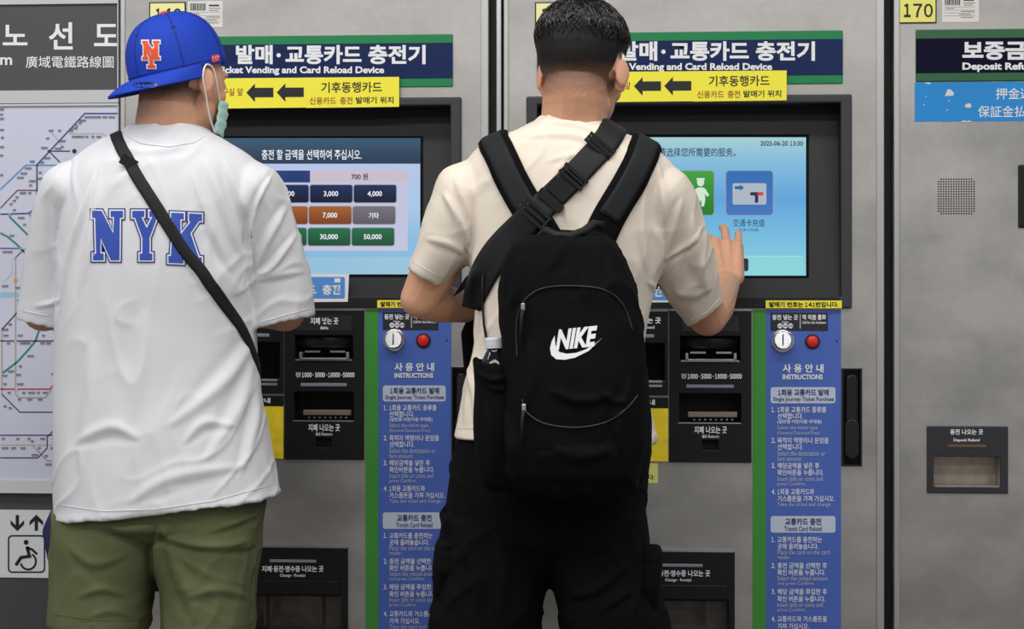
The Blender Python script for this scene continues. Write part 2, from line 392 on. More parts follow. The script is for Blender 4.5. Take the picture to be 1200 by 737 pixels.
    link('recess_wall', bm, M_VOID, bezel)
    bm = bmesh.new(); tp = lambda x, z, o=0: V((x, TPT.y+(z-TZ0)/TV.z*TV.y+o, z))
    bm.faces.new([bm.verts.new(p) for p in (tp(x0, z0-.004), tp(x1, z0-.004), tp(x1, z1+.004), tp(x0, z1+.004))])
    link('screen_surround', bm, M_BEZEL2, bezel)
    scr = screen_left(root) if left else screen_mid(root)
    # small yellow number tape on the bezel
    bm = bmesh.new(); h = wr(897, 352, 986, 361, 0, dx); box(bm, h[0], h[1], -.0105, -.0098, h[2], h[3]); tp_ = link('number_tape', bm, M_YEL, bezel)
    link('lettering', letters([("발매기 번호는 %s번입니다." % ("１４２" if left else "１４１"), 901, 353.5, 982, 359.8, .03)], wallsurf(.0112, dx)), M_BLACKINK, bezel)
    # instruction strip
    lo = 800
    bm = bmesh.new(); h = wr(882, 363, 985.5, lo, 0, dx); box(bm, h[0], h[1], -.0012, 0, h[2], P(930, 363).z); ip = link('instruction_panel', bm, M_STRIPB, root)
    bm = bmesh.new(); h2 = wr(882, 363, 897.5, lo, 0, dx); box(bm, h[0], h2[1], -.0018, -.0012, h[2], P(930, 363).z); link('green_stripe', bm, M_STRIPG, ip)
    s = wallsurf(.0026, dx)
    bm = bmesh.new(); flat(bm, rr(903, 453.5, 979, 472.5, 3), wallsurf(.0018, dx)); flat(bm, rr(903, 604.5, 979, 624, 3), wallsurf(.0018, dx)); split('heading_box', bm, M_BOXB, ip)
    bm = letters([(t[0], t[1], t[2], t[3], t[4], .012) for t in KOR]+[("사 용 안 내", 917, 426.5, 965, 436.5, .03), ("INSTRUCTIONS", 917, 438.5, 964, 444.5, .035)], s); link('lettering', bm, M_WHITEINK, ip)
    link('lettering', letters([(t[0], t[1], t[2], t[3], t[4], .0) for t in ENG], s), M_GREYINK, ip)
    link('lettering', letters([("１회용 교통카드 발매", 912, 456, 971, 463.5, .025), ("Single Journey Ticket Purchase", 906, 465, 977, 471, .01), ("교통카드 충전", 920, 607, 962, 615, .025), ("Transit Card Reload", 919, 616.5, 963, 622, .01)], s), M_NAVYINK, ip)
    bm = bmesh.new(); h = wr(903, 366.5, 970, 387.5, 0, dx); box(bm, h[0], h[1], -.0022, -.0012, h[2], h[3]); link('coin_label', bm, mat('label_black', (34, 36, 46), .4), ip)
    s3 = wallsurf(.003, dx)
    bm = letters([("동전 넣는 곳", 905, 368.5, 935, 375, .03), ("Coins", 916, 376, 924, 378.5, .02), ("역 직원 통화", 940, 368.5, 968, 375, .03), ("Call for the Assistant", 940, 376.3, 968, 379.3, .02)], s3)
    for cx in (914, 920.2, 926.4): flat(bm, [(cx+2.9*math.cos(k*math.pi/6), 381.8-3.1*math.sin(k*math.pi/6)) for k in range(12)], s3)
    flat(bm, rect(937.3, 368, 938, 385), s3); link('lettering', bm, M_WHITEINK, ip)
    bm = letters([("10", 912.3, 380.6, 915.7, 383, .02), ("50", 918.4, 380.6, 922, 383, .02), ("100", 924, 380.6, 928.8, 383, .02)], wallsurf(.0034, dx)); link('lettering', bm, M_BLACKINK, ip)
    # coin slot, call button
    c = wallsurf(0, dx)(917, 399.5); ax = V((0, -1, .16)).normalized(); R = 12*4.2/F
    bm = bmesh.new(); lathe(bm, c, V((0, -1, 0)), [(R*1.12, 0), (R*1.12, .003), (R*1.0, .004)], 28)
    t = bmesh.new(); lathe(t, c, ax, [(R*.95, 0), (R*.95, .018), (R*.86, .021), (R*.8, .0205), (R*.8, .0195)], 28); merge(bm, t)
    cs = link('coin_slot', bm, M_CHROME, root); mod = cs.modifiers.new('b', 'BEVEL'); mod.width = .0006; mod.limit_method = 'ANGLE'
    bm = bmesh.new(); u = V((1, 0, 0)); w_ = ax.cross(u)
    for (a0, a1, b0, b1) in ((-.0013, .0013, -.0125, .0115),):
        q = [c+ax*.0208+u*a0+w_*b0, c+ax*.0208+u*a1+w_*b0, c+ax*.0208+u*a1+w_*b1, c+ax*.0208+u*a0+w_*b1]; bm.faces.new([bm.verts.new(p) for p in q])
    link('slot_opening', bm, M_VOID, cs)
    c = wallsurf(0, dx)(952, 400); bm = bmesh.new(); lathe(bm, c, V((0, -1, 0)), [(8.6*4.2/F, 0), (8.6*4.2/F, .004), (7*4.2/F, .0045)], 28); cb = link('call_button', bm, M_BLACKINK, root)
    bm = bmesh.new(); lathe(bm, c, V((0, -1, 0)), [(6.6*4.2/F, .002), (6.6*4.2/F, .0065), (5.6*4.2/F, .0078), (.001, .0082)], 28); link('button_face', bm, M_RED, cb, True)
    bm = bmesh.new(); lathe(bm, wallsurf(0, dx)(980.5, 399.5), V((0, -1, 0)), [(.0018, 0), (.0018, .003), (.001, .0035)], 10); link('screw', bm, M_BLACKINK, root)
    # bill unit
    fs = lambda off: wallsurf(off, dl)
    up = wr(346, 393, 414, 422, 0, dl); dn = wr(345, 459, 415, 493, 0, dl); sen = wr(371, 513, 389, 524, 0, dl)
    bm = bmesh.new(); frame(bm, bill[0], bill[1], bill[2], bill[3], [up, dn, sen], -.006, .0); bu = link('bill_unit', bm, M_BLACKP, root)
    mod = bu.modifiers.new('bevel', 'BEVEL'); mod.width = .0018; mod.segments = 2; mod.limit_method = 'ANGLE'
    bm = bmesh.new()
    for h in (up, dn): shallow(bm, h[0], h[1], -.003, .055, h[2], h[3])
    shallow(bm, sen[0], sen[1], -.003, .01, sen[2], sen[3])
    split('slot_recess', bm, M_VOID, bu)
    bm = bmesh.new(); bar(bm, V((up[0], .028, up[3]-.012)), V((up[1], .028, up[3]-.012)), .024, n=28); link('roller_cover', bm, M_BLACKP, bu, True)
    bm = bmesh.new(); xa, xb = fs(0)(352, 1).x, fs(0)(410, 1).x; zt = fs(0)(380, 412.5).z; zb = fs(0)(380, 421).z
    box(bm, xa, xb, -.012, -.004, zb-.0005, zb+.0035, .0008)
    for x in (xa, xb-.006): box(bm, x, x+.006, -.012, .01, zb, zt, .0008)
    box(bm, xa+.01, xa+.043, .0, .006, zt-.001, zt+.003); box(bm, xb-.043, xb-.01, .0, .006, zt-.001, zt+.003)
    split('note_guide', bm, M_SATIN, bu)
    bm = bmesh.new(); h = wr(347, 420.5, 413, 422, 0, dl); box(bm, h[0], h[1], -.0072, -.004, h[2]-.0006, h[3]); h = wr(344, 492.3, 415, 493.6, 0, dl); box(bm, h[0], h[1], -.0072, -.004, h[2], h[3])
    h = wr(334, 362.2, 427, 363.6, 0, dl); box(bm, h[0]+.001, h[1]-.001, -.0066, -.001, h[2], h[3]); split('bright_edge', bm, M_SATIN, bu)
    bm = bmesh.new(); h = wr(355, 480.5, 411, 486.5, 0, dl); box(bm, h[0], h[1], .004, .012, h[2], h[3], .001); link('note_bar', bm, mat('tan_metal', (150, 140, 126), .35, .6), bu)
    bm = bmesh.new()
    for k in range(8):
        q = fs(0)(362+k*6.2, 489.5); box(bm, q.x-.0016, q.x+.0016, .002, .006, q.z-.0016, q.z+.0016, .0005)
    link('roller_teeth', bm, M_SATIN, bu)
    bm = bmesh.new(); h = wr(349, 369.5, 412.5, 387, 0, dl); box(bm, h[0], h[1], -.0066, -.006, h[2], h[3]); link('label_strip', bm, mat('label_charcoal', (36, 37, 40), .35), bu)
    bm = letters([("지폐 넣는 곳", 364.5, 372, 397, 380, .025), ("Bills", 376.5, 382.5, 385.5, 385.8, .02), ("₩", 347.5, 436, 353, 442, .02), ("1000", 354.5, 436, 366, 442, .025), ("5000", 370, 436, 381.5, 442, .025), ("10000", 385.5, 436, 399, 442, .025), ("50000", 402.5, 436, 416, 442, .025), ("·", 367.4, 438.4, 368.6, 439.6, .02), ("·", 383, 438.4, 384.2, 439.6, .02), ("·", 400.2, 438.4, 401.4, 439.6, .02), ("지폐 나오는 곳", 362, 496.5, 399, 505, .025), ("Bill Return", 371, 506.5, 390, 510, .015)], fs(.0074)); link('lettering', bm, M_WHITEINK, bu)
    bm = bmesh.new(); h = wr(353, 448.7, 407, 452.5, 0, dl); box(bm, h[0], h[1], -.0075, -.005, h[2], h[3], .001); link('status_light', bm, M_LED, bu)
    # card reader
    h0 = wr(712, 402, 779, 446, 0, dx)
    bm = bmesh.new(); frame(bm, card[0], card[1], card[2], card[3], [h0], -.006, 0); cu = link('card_reader', bm, M_BLACKP, root)
    mod = cu.modifiers.new('bevel', 'BEVEL'); mod.width = .0018; mod.segments = 2; mod.limit_method = 'ANGLE'
    bm = bmesh.new(); shallow(bm, h0[0], h0[1], -.003, .09, h0[2], h0[3]); split('slot_recess', bm, M_VOID, cu)
    bm = bmesh.new(); h = wr(686, 363.2, 782, 364.6, 0, dx); box(bm, h[0], h[1], -.0066, -.001, h[2], h[3])
    for ya, yb in ((445.5, 448.5), (450.5, 453.5)):
        h = wr(712, ya, 776, yb, 0, dx); box(bm, h[0], h[1], -.0085, -.004, h[2], h[3], .0008)
    split('bright_edge', bm, M_SATIN, cu)
    bm = bmesh.new(); h = wr(726, 391.5, 766.5, 395.5, 0, dx); box(bm, h[0], h[1], -.0072, -.005, h[2], h[3], .001); link('status_light', bm, M_LED, cu)
    link('lettering', letters([("교통카드 충전하는 곳", 706, 371.5, 774.5, 379, .025), ("Card Reload", 733, 381.5, 767, 385, .015)], wallsurf(.0074, dx)), M_WHITEINK, cu)
    # information plate with the yellow tape under the reader
    bm = bmesh.new(); h = wr(684, 465.5, 783, 478, 0, dx); box(bm, h[0], h[1], -.005, 0, h[2], h[3], .001); pl = link('information_plate', bm, M_BLACKP, root)
    link('lettering', letters([("안내", 752, 468, 767.5, 474.5, .03)], wallsurf(.0056, dx)), M_WHITEINK, pl)
    bm = bmesh.new(); h = wr(684, 477, 783, 540, 0, dx); crumple(bm, h, -.0042); link('yellow_tape', bm, M_YELD, root, True)
    bm = bmesh.new(); h = wr(735, 542, 771, 566, 0, dx); box(bm, h[0], h[1], -.001, 0, h[2], h[3]); sm = link('small_sticker', bm, mat('sticker_lime', (216, 222, 128), .5), root)
    link('lettering', letters([("입니다.", 747, 556, 767, 562, .02)], wallsurf(.0016, dx)), M_BLACKINK, sm)
    # change tray
    op = wr(288, 698, 400, 740, 0, dl)
    bm = bmesh.new(); frame(bm, tray[0], tray[1], tray[2], tray[3], [op], -.008, 0); tr = link('change_tray', bm, M_BLACKP, root)
    mod = tr.modifiers.new('bevel', 'BEVEL'); mod.width = .003; mod.segments = 2; mod.limit_method = 'ANGLE'
    bm = bmesh.new(); shallow(bm, op[0], op[1], -.003, .07, op[2]-.01, op[3]); link('tray_recess', bm, mat('tray_metal', (112, 108, 102), .4, .7, noise_s=40, noise_a=.2), tr)
    bm = bmesh.new(); h = wr(281, 639.4, 407, 641.2, 0, dl); box(bm, h[0], h[1], -.009, -.002, h[2], h[3]); split('bright_edge', bm, M_SATIN, tr)
    bm = bmesh.new(); h = wr(288, 679, 400, 696, 0, dl); box(bm, h[0], h[1], -.011, -.008, h[2], h[3], .002); link('tray_lip', bm, M_BLACKP, tr)
    bm = bmesh.new(); h = wr(310, 697, 376, 733, 0, dl)
    for x in (h[0], h[1]): box(bm, x, x+.002, -.004, .05, h[2], h[3])
    split('clear_flap', bm, mat('smoked_plastic', (70, 68, 64), .2), tr)
    bm = bmesh.new(); h = wr(317, 655, 371.5, 658.5, 0, dl); box(bm, h[0], h[1], -.0095, -.007, h[2], h[3], .001); link('status_light', bm, M_LED, tr)
    link('lettering', letters([("지폐·동전·영수증 나오는 곳", 308, 662, 380, 669.5, .025), ("Change · Receipt", 329, 671.5, 359, 676, .015)], fs(.0098)), M_WHITEINK, tr)
    # swing handle lock
    bm = bmesh.new(); frame(bm, lock[0], lock[1], lock[2], lock[3], [(lock[0]+.004, lock[1]-.004, lock[2]+.004, lock[3]-.006)], -.004, .0); shallow(bm, lock[0]+.004, lock[1]-.004, -.002, .02, lock[2]+.004, lock[3]-.006)
    lk = link('handle_lock', bm, M_BLACKP, root)
    q = wr(991, 438, 1005.5, 540, 0, dx); bm = bmesh.new(); prism(bm, rr(q[0], q[2], q[1], q[3], .0125), -.004, .012); o = link('lock_handle', bm, mat('gloss_black', (20, 20, 22), .18), lk); mod = o.modifiers.new('b', 'BEVEL'); mod.width = .004; mod.segments = 3
    bm = bmesh.new(); q = wr(990, 490, 1006.5, 538, 0, dx); prism(bm, rr(q[0], q[2], q[1], q[3], .0138), -.010, -.002); o = link('lock_cover', bm, mat('gloss_black', (20, 20, 22), .18), lk); mod = o.modifiers.new('b', 'BEVEL'); mod.width = .005; mod.segments = 3
    bm = bmesh.new(); q = wr(986, 429.5, 1010, 431.5, 0, dx); box(bm, q[0], q[1], -.005, -.003, q[2], q[3]); split('bright_edge', bm, M_SATIN, lk)
    return root
def crumple(bm, h, Y):
    nx, nz = 22, 16; g = []
    for j in range(nz+1):
        row = []
        for i in range(nx+1):
            x = h[0]+(h[1]-h[0])*i/nx; z = h[2]+(h[3]-h[2])*j/nz; y = Y
            if 0 < i < nx and 0 < j < nz:
                k = noise.noise(V((x*25, 0, z*60))); y -= .0022*max(0, 1-abs(k)*7)
            row.append(bm.verts.new((x, y, z)))
        g.append(row)
    for j in range(nz):
        for i in range(nx): bm.faces.new((g[j][i], g[j][i+1], g[j+1][i+1], g[j+1][i]))
    for e in ((g[0][0], g[0][nx]), (g[nz][0], g[nz][nx])): pass
    bmesh.ops.recalc_face_normals(bm, faces=bm.faces[:])
    t = bmesh.new(); box(t, h[0], h[1], Y+.0004, 0, h[2], h[3]); merge(bm, t)
def barcode(parent, x, y):
    s = wallsurf(.0016); bm = bmesh.new(); rnd = random.Random(3); cx = x+3
    while cx < x+21:
        wd = rnd.choice((.6, .8, 1.3)); flat(bm, rect(cx, y+2.5, cx+wd, y+11), s); cx += wd+rnd.choice((.6, .9))
    flat(bm, rect(x+25, y+4, x+37, y+6), s); link('barcode', bm, mat('barcode_ink', (60, 58, 58), .5), parent)
    bm = bmesh.new()
    for k, (a, b) in enumerate(((25, 39), (25, 36), (4, 14), (22, 38), (20, 34), (22, 36))):
        yy = y+(8, 10.5, 14.5, 18, 21.5, 25)[k]; flat(bm, rect(x+a, yy, x+b, yy+.8), s)
    for yy in (13, 16.7, 20, 23.5): flat(bm, rect(x+2, y+yy, x+39, y+yy+.3), s)
    link('fine_print', bm, mat('grey_ink', (140, 136, 132), .5), parent)

def gradmat(name, stops, z0, z1, rough=.12):
    m = mat(name, (0, 0, 0), rough); nt = m.node_tree; b = nt.nodes['Principled BSDF']
    g = nt.nodes.new('ShaderNodeNewGeometry'); sp = nt.nodes.new('ShaderNodeSeparateXYZ'); nt.links.new(g.outputs['Position'], sp.inputs[0])
    mr = nt.nodes.new('ShaderNodeMapRange'); mr.inputs[1].default_value = z1; mr.inputs[2].default_value = z0; nt.links.new(sp.outputs['Z'], mr.inputs[0])
    cr = nt.nodes.new('ShaderNodeValToRGB'); nt.links.new(mr.outputs[0], cr.inputs[0])
    while len(cr.color_ramp.elements) < len(stops): cr.color_ramp.elements.new(.5)
    for e, (p, c) in zip(cr.color_ramp.elements, stops): e.position = p; e.color = lin(c)
    nt.links.new(cr.outputs[0], b.inputs['Emission Color']); b.inputs['Emission Strength'].default_value = .95
    b.inputs['Base Color'].default_value = (.01, .01, .01, 1); b.inputs['Specular IOR Level'].default_value = .15; return m
def screen_quad(x0, y0, x1, y1, off):
    bm = bmesh.new(); s = tilt(off); flat(bm, rect(x0, y0, x1, y1), s); return bm
def glow(name, c): return mat(name, c, .15, emit=.95)
def zof(py): return tilt(0)(800, py).z
def sbtn(parent, x0, y0, x1, y1, top, bot, nm, r=2.5, s=None, rim=True):
    if rim: link('button_rim', (lambda b: (flat(b, rr(x0-.8, y0-.8, x1+.8, y1+.8, r+.8), tilt(.0016)), b)[1])(bmesh.new()), glow('btn_rim', (150, 150, 170)), parent)
    bm = bmesh.new(); flat(bm, rr(x0, y0, x1, y1, r), tilt(.0020)); return link('screen_button', bm, gradmat(nm, [(0, top), (.5, tuple((a+b)//2 for a, b in zip(top, bot))), (1, bot)], zof(y1), zof(y0)), parent)
def screen_left(root):
    bm = screen_quad(219, 159.5, 496, 325, .0005); bz = link('screen_border', bm, mat('glass_black', (5, 5, 6), .6, spec=.1), root)
    sc = link('touchscreen', screen_quad(222, 162, 492.5, 321.5, .0009), gradmat('scr_l', [(0, (182, 200, 236)), (.35, (176, 204, 236)), (.7, (136, 190, 226)), (1, (140, 186, 216))], zof(321), zof(192)), root)
    link('title_band', screen_quad(222, 162, 492.8, 192, .0012), gradmat('scr_lt', [(0, (24, 72, 104)), (.5, (30, 60, 88)), (1, (26, 52, 80))], zof(192), zof(162)), sc)
    link('inner_panel', screen_quad(236, 199, 478, 294, .0012), glow('scr_panel', (196, 198, 222)), sc)
    link('amount_bar', screen_quad(364, 200, 478, 214, .0016), glow('scr_bar', (204, 190, 206)), sc)
    link('amount_field', screen_quad(250, 200, 363.5, 214, .0016), glow('scr_field', (30, 58, 118)), sc)
    link('bottom_band', screen_quad(222, 301, 490.5, 321.5, .0012), glow('scr_lb', (150, 196, 222)), sc)
    cols = [((28, 46, 90), (14, 22, 46)), ((164, 96, 44), (120, 58, 28)), ((34, 112, 74), (20, 74, 46))]
    L = letters([("700 원", 412, 203.5, 431.5, 211, .02)], tilt(.0030)); link('lettering', L, glow('scr_ink', (24, 26, 40)), sc)
    names = [["1,000", "2,000", "3,000", "4,000"], ["5,000", "6,000", "7,000", "기타"], ["10,000", "20,000", "30,000", "50,000"]]
    items = [("충전 할 금액을 선택하여 주십시오.", 307, 175.5, 424, 187.5, .012)]
    for r in range(3):
        for c in range(4):
            x0 = 261+c*51.3-r*1.2; y0 = 217+r*25.2; top, bot = cols[r]; nm = 'btn%d' % r
            if r == 1 and c == 3: top, bot, nm = (118, 112, 122), (92, 88, 98), 'btng'
            sbtn(sc, x0, y0, x0+49.5, y0+20.5, top, bot, nm); t = names[r][c]; hw = {5: 8.5, 6: 10.5}.get(len(t), 6)
            items.append((t, x0+24.5-hw, y0+7.2, x0+24.5+hw, y0+14.2, .02))
    link('lettering', letters(items, tilt(.0030)), glow('scr_white', (236, 240, 248)), sc)
    # blue sticker taped under the display
    bm = bmesh.new(); s = wallsurf(.0105); q = [s(*p) for p in ((270, 321), (410, 321), (408.5, 353.5), (270, 355))]; prism(bm, [(p.x, p.z) for p in q], -.0105, -.0099); st = link('reload_sticker', bm, mat('paper_white', (238, 240, 244), .5), root)
    bm = bmesh.new(); flat(bm, rr(276, 324.5, 405, 349.5, 2), wallsurf(.0112)); link('sticker_print', bm, mat('sticker_blue', (88, 150, 226), .4), st)
    bm = letters([("교통카드", 300, 333.5, 372, 345.5, .04), ("충전", 379, 333.5, 400, 345.5, .04)], wallsurf(.0118)); flat(bm, rect(393, 326, 400, 331), wallsurf(.0118)); link('lettering', bm, M_WHITEINK, st)
    return sc
def screen_mid(root):
    bm = screen_quad(664, 157.5, 948, 326, .0005); link('screen_border', bm, mat('glass_black', (5, 5, 6), .6, spec=.1), root)
    sc = link('touchscreen', screen_quad(667, 161, 944.5, 323, .0009), gradmat('scr_m', [(0, (160, 206, 212)), (.18, (132, 188, 222)), (.45, (98, 166, 222)), (.75, (120, 192, 226)), (1, (140, 206, 226))], zof(323), zof(161)), root)
    link('bottom_band', screen_quad(667, 301, 941.5, 322.5, .0014), glow('scr_mb', (136, 212, 220)), sc)
    link('rule_line', screen_quad(667, 300, 941.5, 300.8, .0018), glow('scr_ml', (180, 224, 236)), sc)
    link('lettering', letters([("请选择您所需要的服务。", 772, 173.5, 862, 184, .01), ("2025-06-20 13:30", 891, 165.5, 941, 171.3, .025), ("交通卡充值", 859, 257, 896, 266, .005), ("(交通卡充值)", 864.5, 268, 889, 272, 0)], tilt(.0030)), glow('scr_ink2', (30, 50, 78)), sc)
    g = sbtn(sc, 723, 200.5, 772, 252, (58, 148, 62), (30, 104, 44), 'icn_b', 4)
    g = sbtn(sc, 787, 200.5, 836.5, 252, (66, 160, 60), (34, 122, 40), 'icn_g', 4)
    b = sbtn(sc, 851, 200.5, 905.5, 252, (44, 110, 180), (70, 118, 190), 'icn_bl', 4)
    bm = bmesh.new(); s = tilt(.0032)
    def person_icon(cx, k):
        flat(bm, [(cx+4.2*k*math.cos(a*math.pi/8), 214+4.8*k*math.sin(a*math.pi/8)) for a in range(16)], s)
        flat(bm, [(cx-4.6*k, 211.5), (cx-4.8*k, 209), (cx+4.8*k, 209), (cx+4.6*k, 211.5)], tilt(.0034))
        flat(bm, [(cx-3, 220), (cx+3, 220), (cx+6, 222), (cx+10*k, 229), (cx+8*k, 231), (cx+5, 227.5), (cx+5.5, 234), (cx+4, 242), (cx+1.2, 242.5), (cx+.6, 235), (cx-.6, 235), (cx-1.2, 242.5), (cx-4, 242), (cx-5.5, 234), (cx-5, 227.5), (cx-8*k, 231), (cx-10*k, 229), (cx-6, 222)], s)
    person_icon(821, 1); person_icon(800, .9)
    split('figure_icon', bm, glow('icon_white', (214, 232, 214)), sc)
    bm = bmesh.new(); flat(bm, rr(858.5, 215, 898, 240, 2), tilt(.0026)); link('card_icon', bm, glow('icon_card', (172, 186, 198)), sc)
    bm = bmesh.new(); flat(bm, [(861, 218.5), (867, 218.5), (867, 216.5), (872, 220.3), (867, 224), (867, 222), (861, 222)], s); link('arrow_icon', bm, glow('icon_arrow', (44, 98, 160)), sc)
    bm = bmesh.new(); flat(bm, rr(884.5, 225.5, 888.5, 238, 1), s); flat(bm, rr(879, 225.5, 888, 229.5, 1.5), tilt(.0033)); split('mark_icon', bm, glow('icon_dark', (44, 38, 76)), sc)
    bm = bmesh.new(); flat(bm, rr(887.5, 225.5, 894.5, 229.5, 1.5), tilt(.0034)); split('mark_icon', bm, glow('icon_red', (206, 66, 54)), sc)
    bm = bmesh.new(); flat(bm, rr(832, 303, 877, 318, 2.5), tilt(.0022)); link('screen_button', bm, glow('btn_dark', (24, 30, 44)), sc)
    bm = bmesh.new(); s = wallsurf(.0105); q = [s(*p) for p in ((700, 329), (790, 328), (790, 354), (700, 355))]; prism(bm, [(p.x, p.z) for p in q], -.0105, -.0099); st = link('reload_sticker', bm, mat('paper_white', (238, 240, 244), .5), root)
    bm = bmesh.new(); flat(bm, rr(703, 331, 787, 351.5, 2), wallsurf(.0112)); link('sticker_print', bm, mat('sticker_blue', (88, 150, 226), .4), st)
    link('lettering', letters([("교통카드 충전", 708, 335, 776, 348, .04)], wallsurf(.0118)), M_WHITEINK, st)
    return sc
machine(True); machine(False)

# ---- black sheets put in the gaps for their shade, and the steel post
g = P(573, 300).x; h_ = P(590, 300).x
bm = bmesh.new(); box(bm, P(573, 300).x+.001, h_-.001, .03, .033, 0, MZT+.12); tag(link('gap_shade_sheet', bm, M_GAP), 'black sheet standing for the shade in the gap between the two ticket machines', 'gap shade')
bm = bmesh.new(); box(bm, P(581.5, 300).x, P(587.5, 300).x, .0, .03, 0, MZT+.12, .002); tag(link('corner_post', bm, mat('bright_steel', (205, 205, 206), .3, .9)), 'narrow bright steel post between the two ticket machines', 'post')
bm = bmesh.new(); box(bm, P(1037, 300).x+.001, P(1047, 300).x-.001, .04, .043, 0, MZT+.12); tag(link('gap_shade_sheet', bm, M_GAP), 'black sheet standing for the shade in the gap left of the deposit refund machine', 'gap shade')

# ------------------------------------------------------------------ deposit refund machine
X0 = P(1047.5, 300).x; X1 = X0+.80
root = thing('refund_machine', ((X0+X1)/2, .25, 0), 'steel deposit refund machine numbered 170 at the right edge', 'refund machine')
rf = wr(1086, 499, 1181, 578); dk = (P(1193, 230).x, P(1193, 230).x+.26, P(1193, 267).z, P(1193, 193).z)
bm = bmesh.new(); frame(bm, X0, X1, .08, MZT+.12, [(q[0]+.003, q[1]-.003, q[2]+.003, q[3]-.003) for q in (rf, dk)], 0, .003)
box(bm, X0, X0+.003, .003, .55, .08, MZT+.12); box(bm, X1-.003, X1, .003, .55, .08, MZT+.12); box(bm, X0, X1, .003, .55, MZT+.12, MZT+.123)
link('cabinet_body', bm, M_STEEL, root)
bm = bmesh.new(); box(bm, X0+.01, X1-.01, .03, .55, 0, .08); link('plinth', bm, M_GAP, root)
bm = bmesh.new(); box(bm, X0, X0+.012, -.0035, 0, .08, MZT+.12, .0015); split('edge_trim', bm, mat('edge_steel', (190, 189, 187), .42, .85), root)
bm = bmesh.new(); h = wr(1053, -4, 1097.5, 27.5); box(bm, h[0], h[1], -.002, 0, h[2], h[3]); o = link('number_plate', bm, M_BLACKINK, root)
bm = bmesh.new(); h = wr(1054.5, -2, 1096, 26); box(bm, h[0], h[1], -.0026, -.002, h[2], h[3]); link('plate_face', bm, mat('plate_yellow', (240, 236, 120), .5), o)
link('lettering', letters([("１", 1059, 4.5, 1067, 20.5, .02), ("７", 1070, 4.5, 1080.5, 20.5, .02), ("０", 1082.5, 4.5, 1093, 20.5, .02)], wallsurf(.003)), M_BLACKINK, o)
bm = bmesh.new(); h = wr(1104, -6, 1147, 26); box(bm, h[0], h[1], -.001, 0, h[2], h[3]); o = link('inventory_sticker', bm, mat('sticker_white', (226, 224, 220), .5), root); barcode(o, 1104, -5)
bm = bmesh.new(); zt = P(1073, 35).z; zb = P(1073, 96).z; xa = P(1073, 60).x; xb = xa+.62
box(bm, xa, xb, -.003, 0, zb, zt, .002); sg = link('header_sign', bm, M_GREEND, root)
bm = bmesh.new(); box(bm, xa+.0005, xb-.0005, -.0038, -.003, P(1073, 86).z, P(1073, 45.5).z); link('navy_band', bm, M_NAVYD, sg)
link('lettering', letters([("보증금 환급기", 1127.5, 48, 1283, 70.5, .04), ("Deposit Refund Device", 1127.5, 73.5, 1262, 84.5, .04)], wallsurf(.0045)), M_WHITEINK, sg)
bm = bmesh.new(); rnd = random.Random(5); pts = []
x_a, x_b, z_a, z_b = P(1072, 120).x, xb, P(1072, 143).z, P(1072, 96.5).z
for i in range(61): pts.append((x_a+(x_b-x_a)*i/60, z_a+rnd.uniform(0, .0012)))
for i in range(61): pts.append((x_b-(x_b-x_a)*i/60, z_b-(rnd.uniform(0, .0015) if rnd.random() < .3 else 0)))
prism(bm, pts, -.001, 0); bs = link('blue_sticker', bm, mat('sticker_azure', (12, 138, 214), .45, noise_s=4, noise_a=.08), root)
bm = letters([("押金返还机", 1167, 103, 1238, 116.5, .006), ("保証金払戻機", 1146, 124, 1230, 137.5, .004)], wallsurf(.0016)); link('lettering', bm, M_WHITEINK, bs)
bm = bmesh.new()
for (cx, cy, pp) in ((1112, 109, [(-5, 4), (-1.5, -4.5), (2, -4), (6, 0), (5, 3), (-2, 3.5)]), (1134, 124, [(-4, 1), (-2, -2), (1.5, -3), (4, -2), (4, 2), (0, 2.5)]), (1112, 118, [(-1, 0), (0, -1), (1, 0), (0, 1)]), (1110, 129, [(-1, 0), (0, -1), (1, 0), (0, 1)]), (1085, 113, [(-.8, 0), (0, -.8), (.8, 0), (0, .8)]), (1083, 123, [(-1, 0), (0, -1), (1, 0), (0, 1)]), (1132, 142, [(-6, 1.2), (-3, -1), (0, 0), (4, -.6), (9, 1.2)]), (1087, 98, [(-4, -1.2), (4, -1.2), (2, .8), (-1, .3)])):
    flat(bm, [(cx+a, cy+b) for a, b in pp], wallsurf(.0014))
link('torn_patch', bm, mat('torn_paper', (214, 218, 222), .6), bs)
# speaker holes: a 15 by 15 grid of flat dark discs standing for the shade in holes
bm = bmesh.new(); s = wallsurf(.0004)
for i in range(15):
    for j in range(15):
        if (i in (0, 14)) and (j in (0, 14)): continue
        cx, cy = 1099.8+i*2.98, 210+j*2.88; flat(bm, [(cx+1.0*math.cos(a*math.pi/3), cy+1.0*math.sin(a*math.pi/3)) for a in range(6)], s)
o = link('speaker_hole_discs', bm, M_VOID, root); o['kind'] = 'stuff'
bm = bmesh.new(); x0, x1, z0, z1 = dk; box(bm, x0, x1, -.005, .01, z0, z1, .003); link('card_reader', bm, M_BLACKP, root)
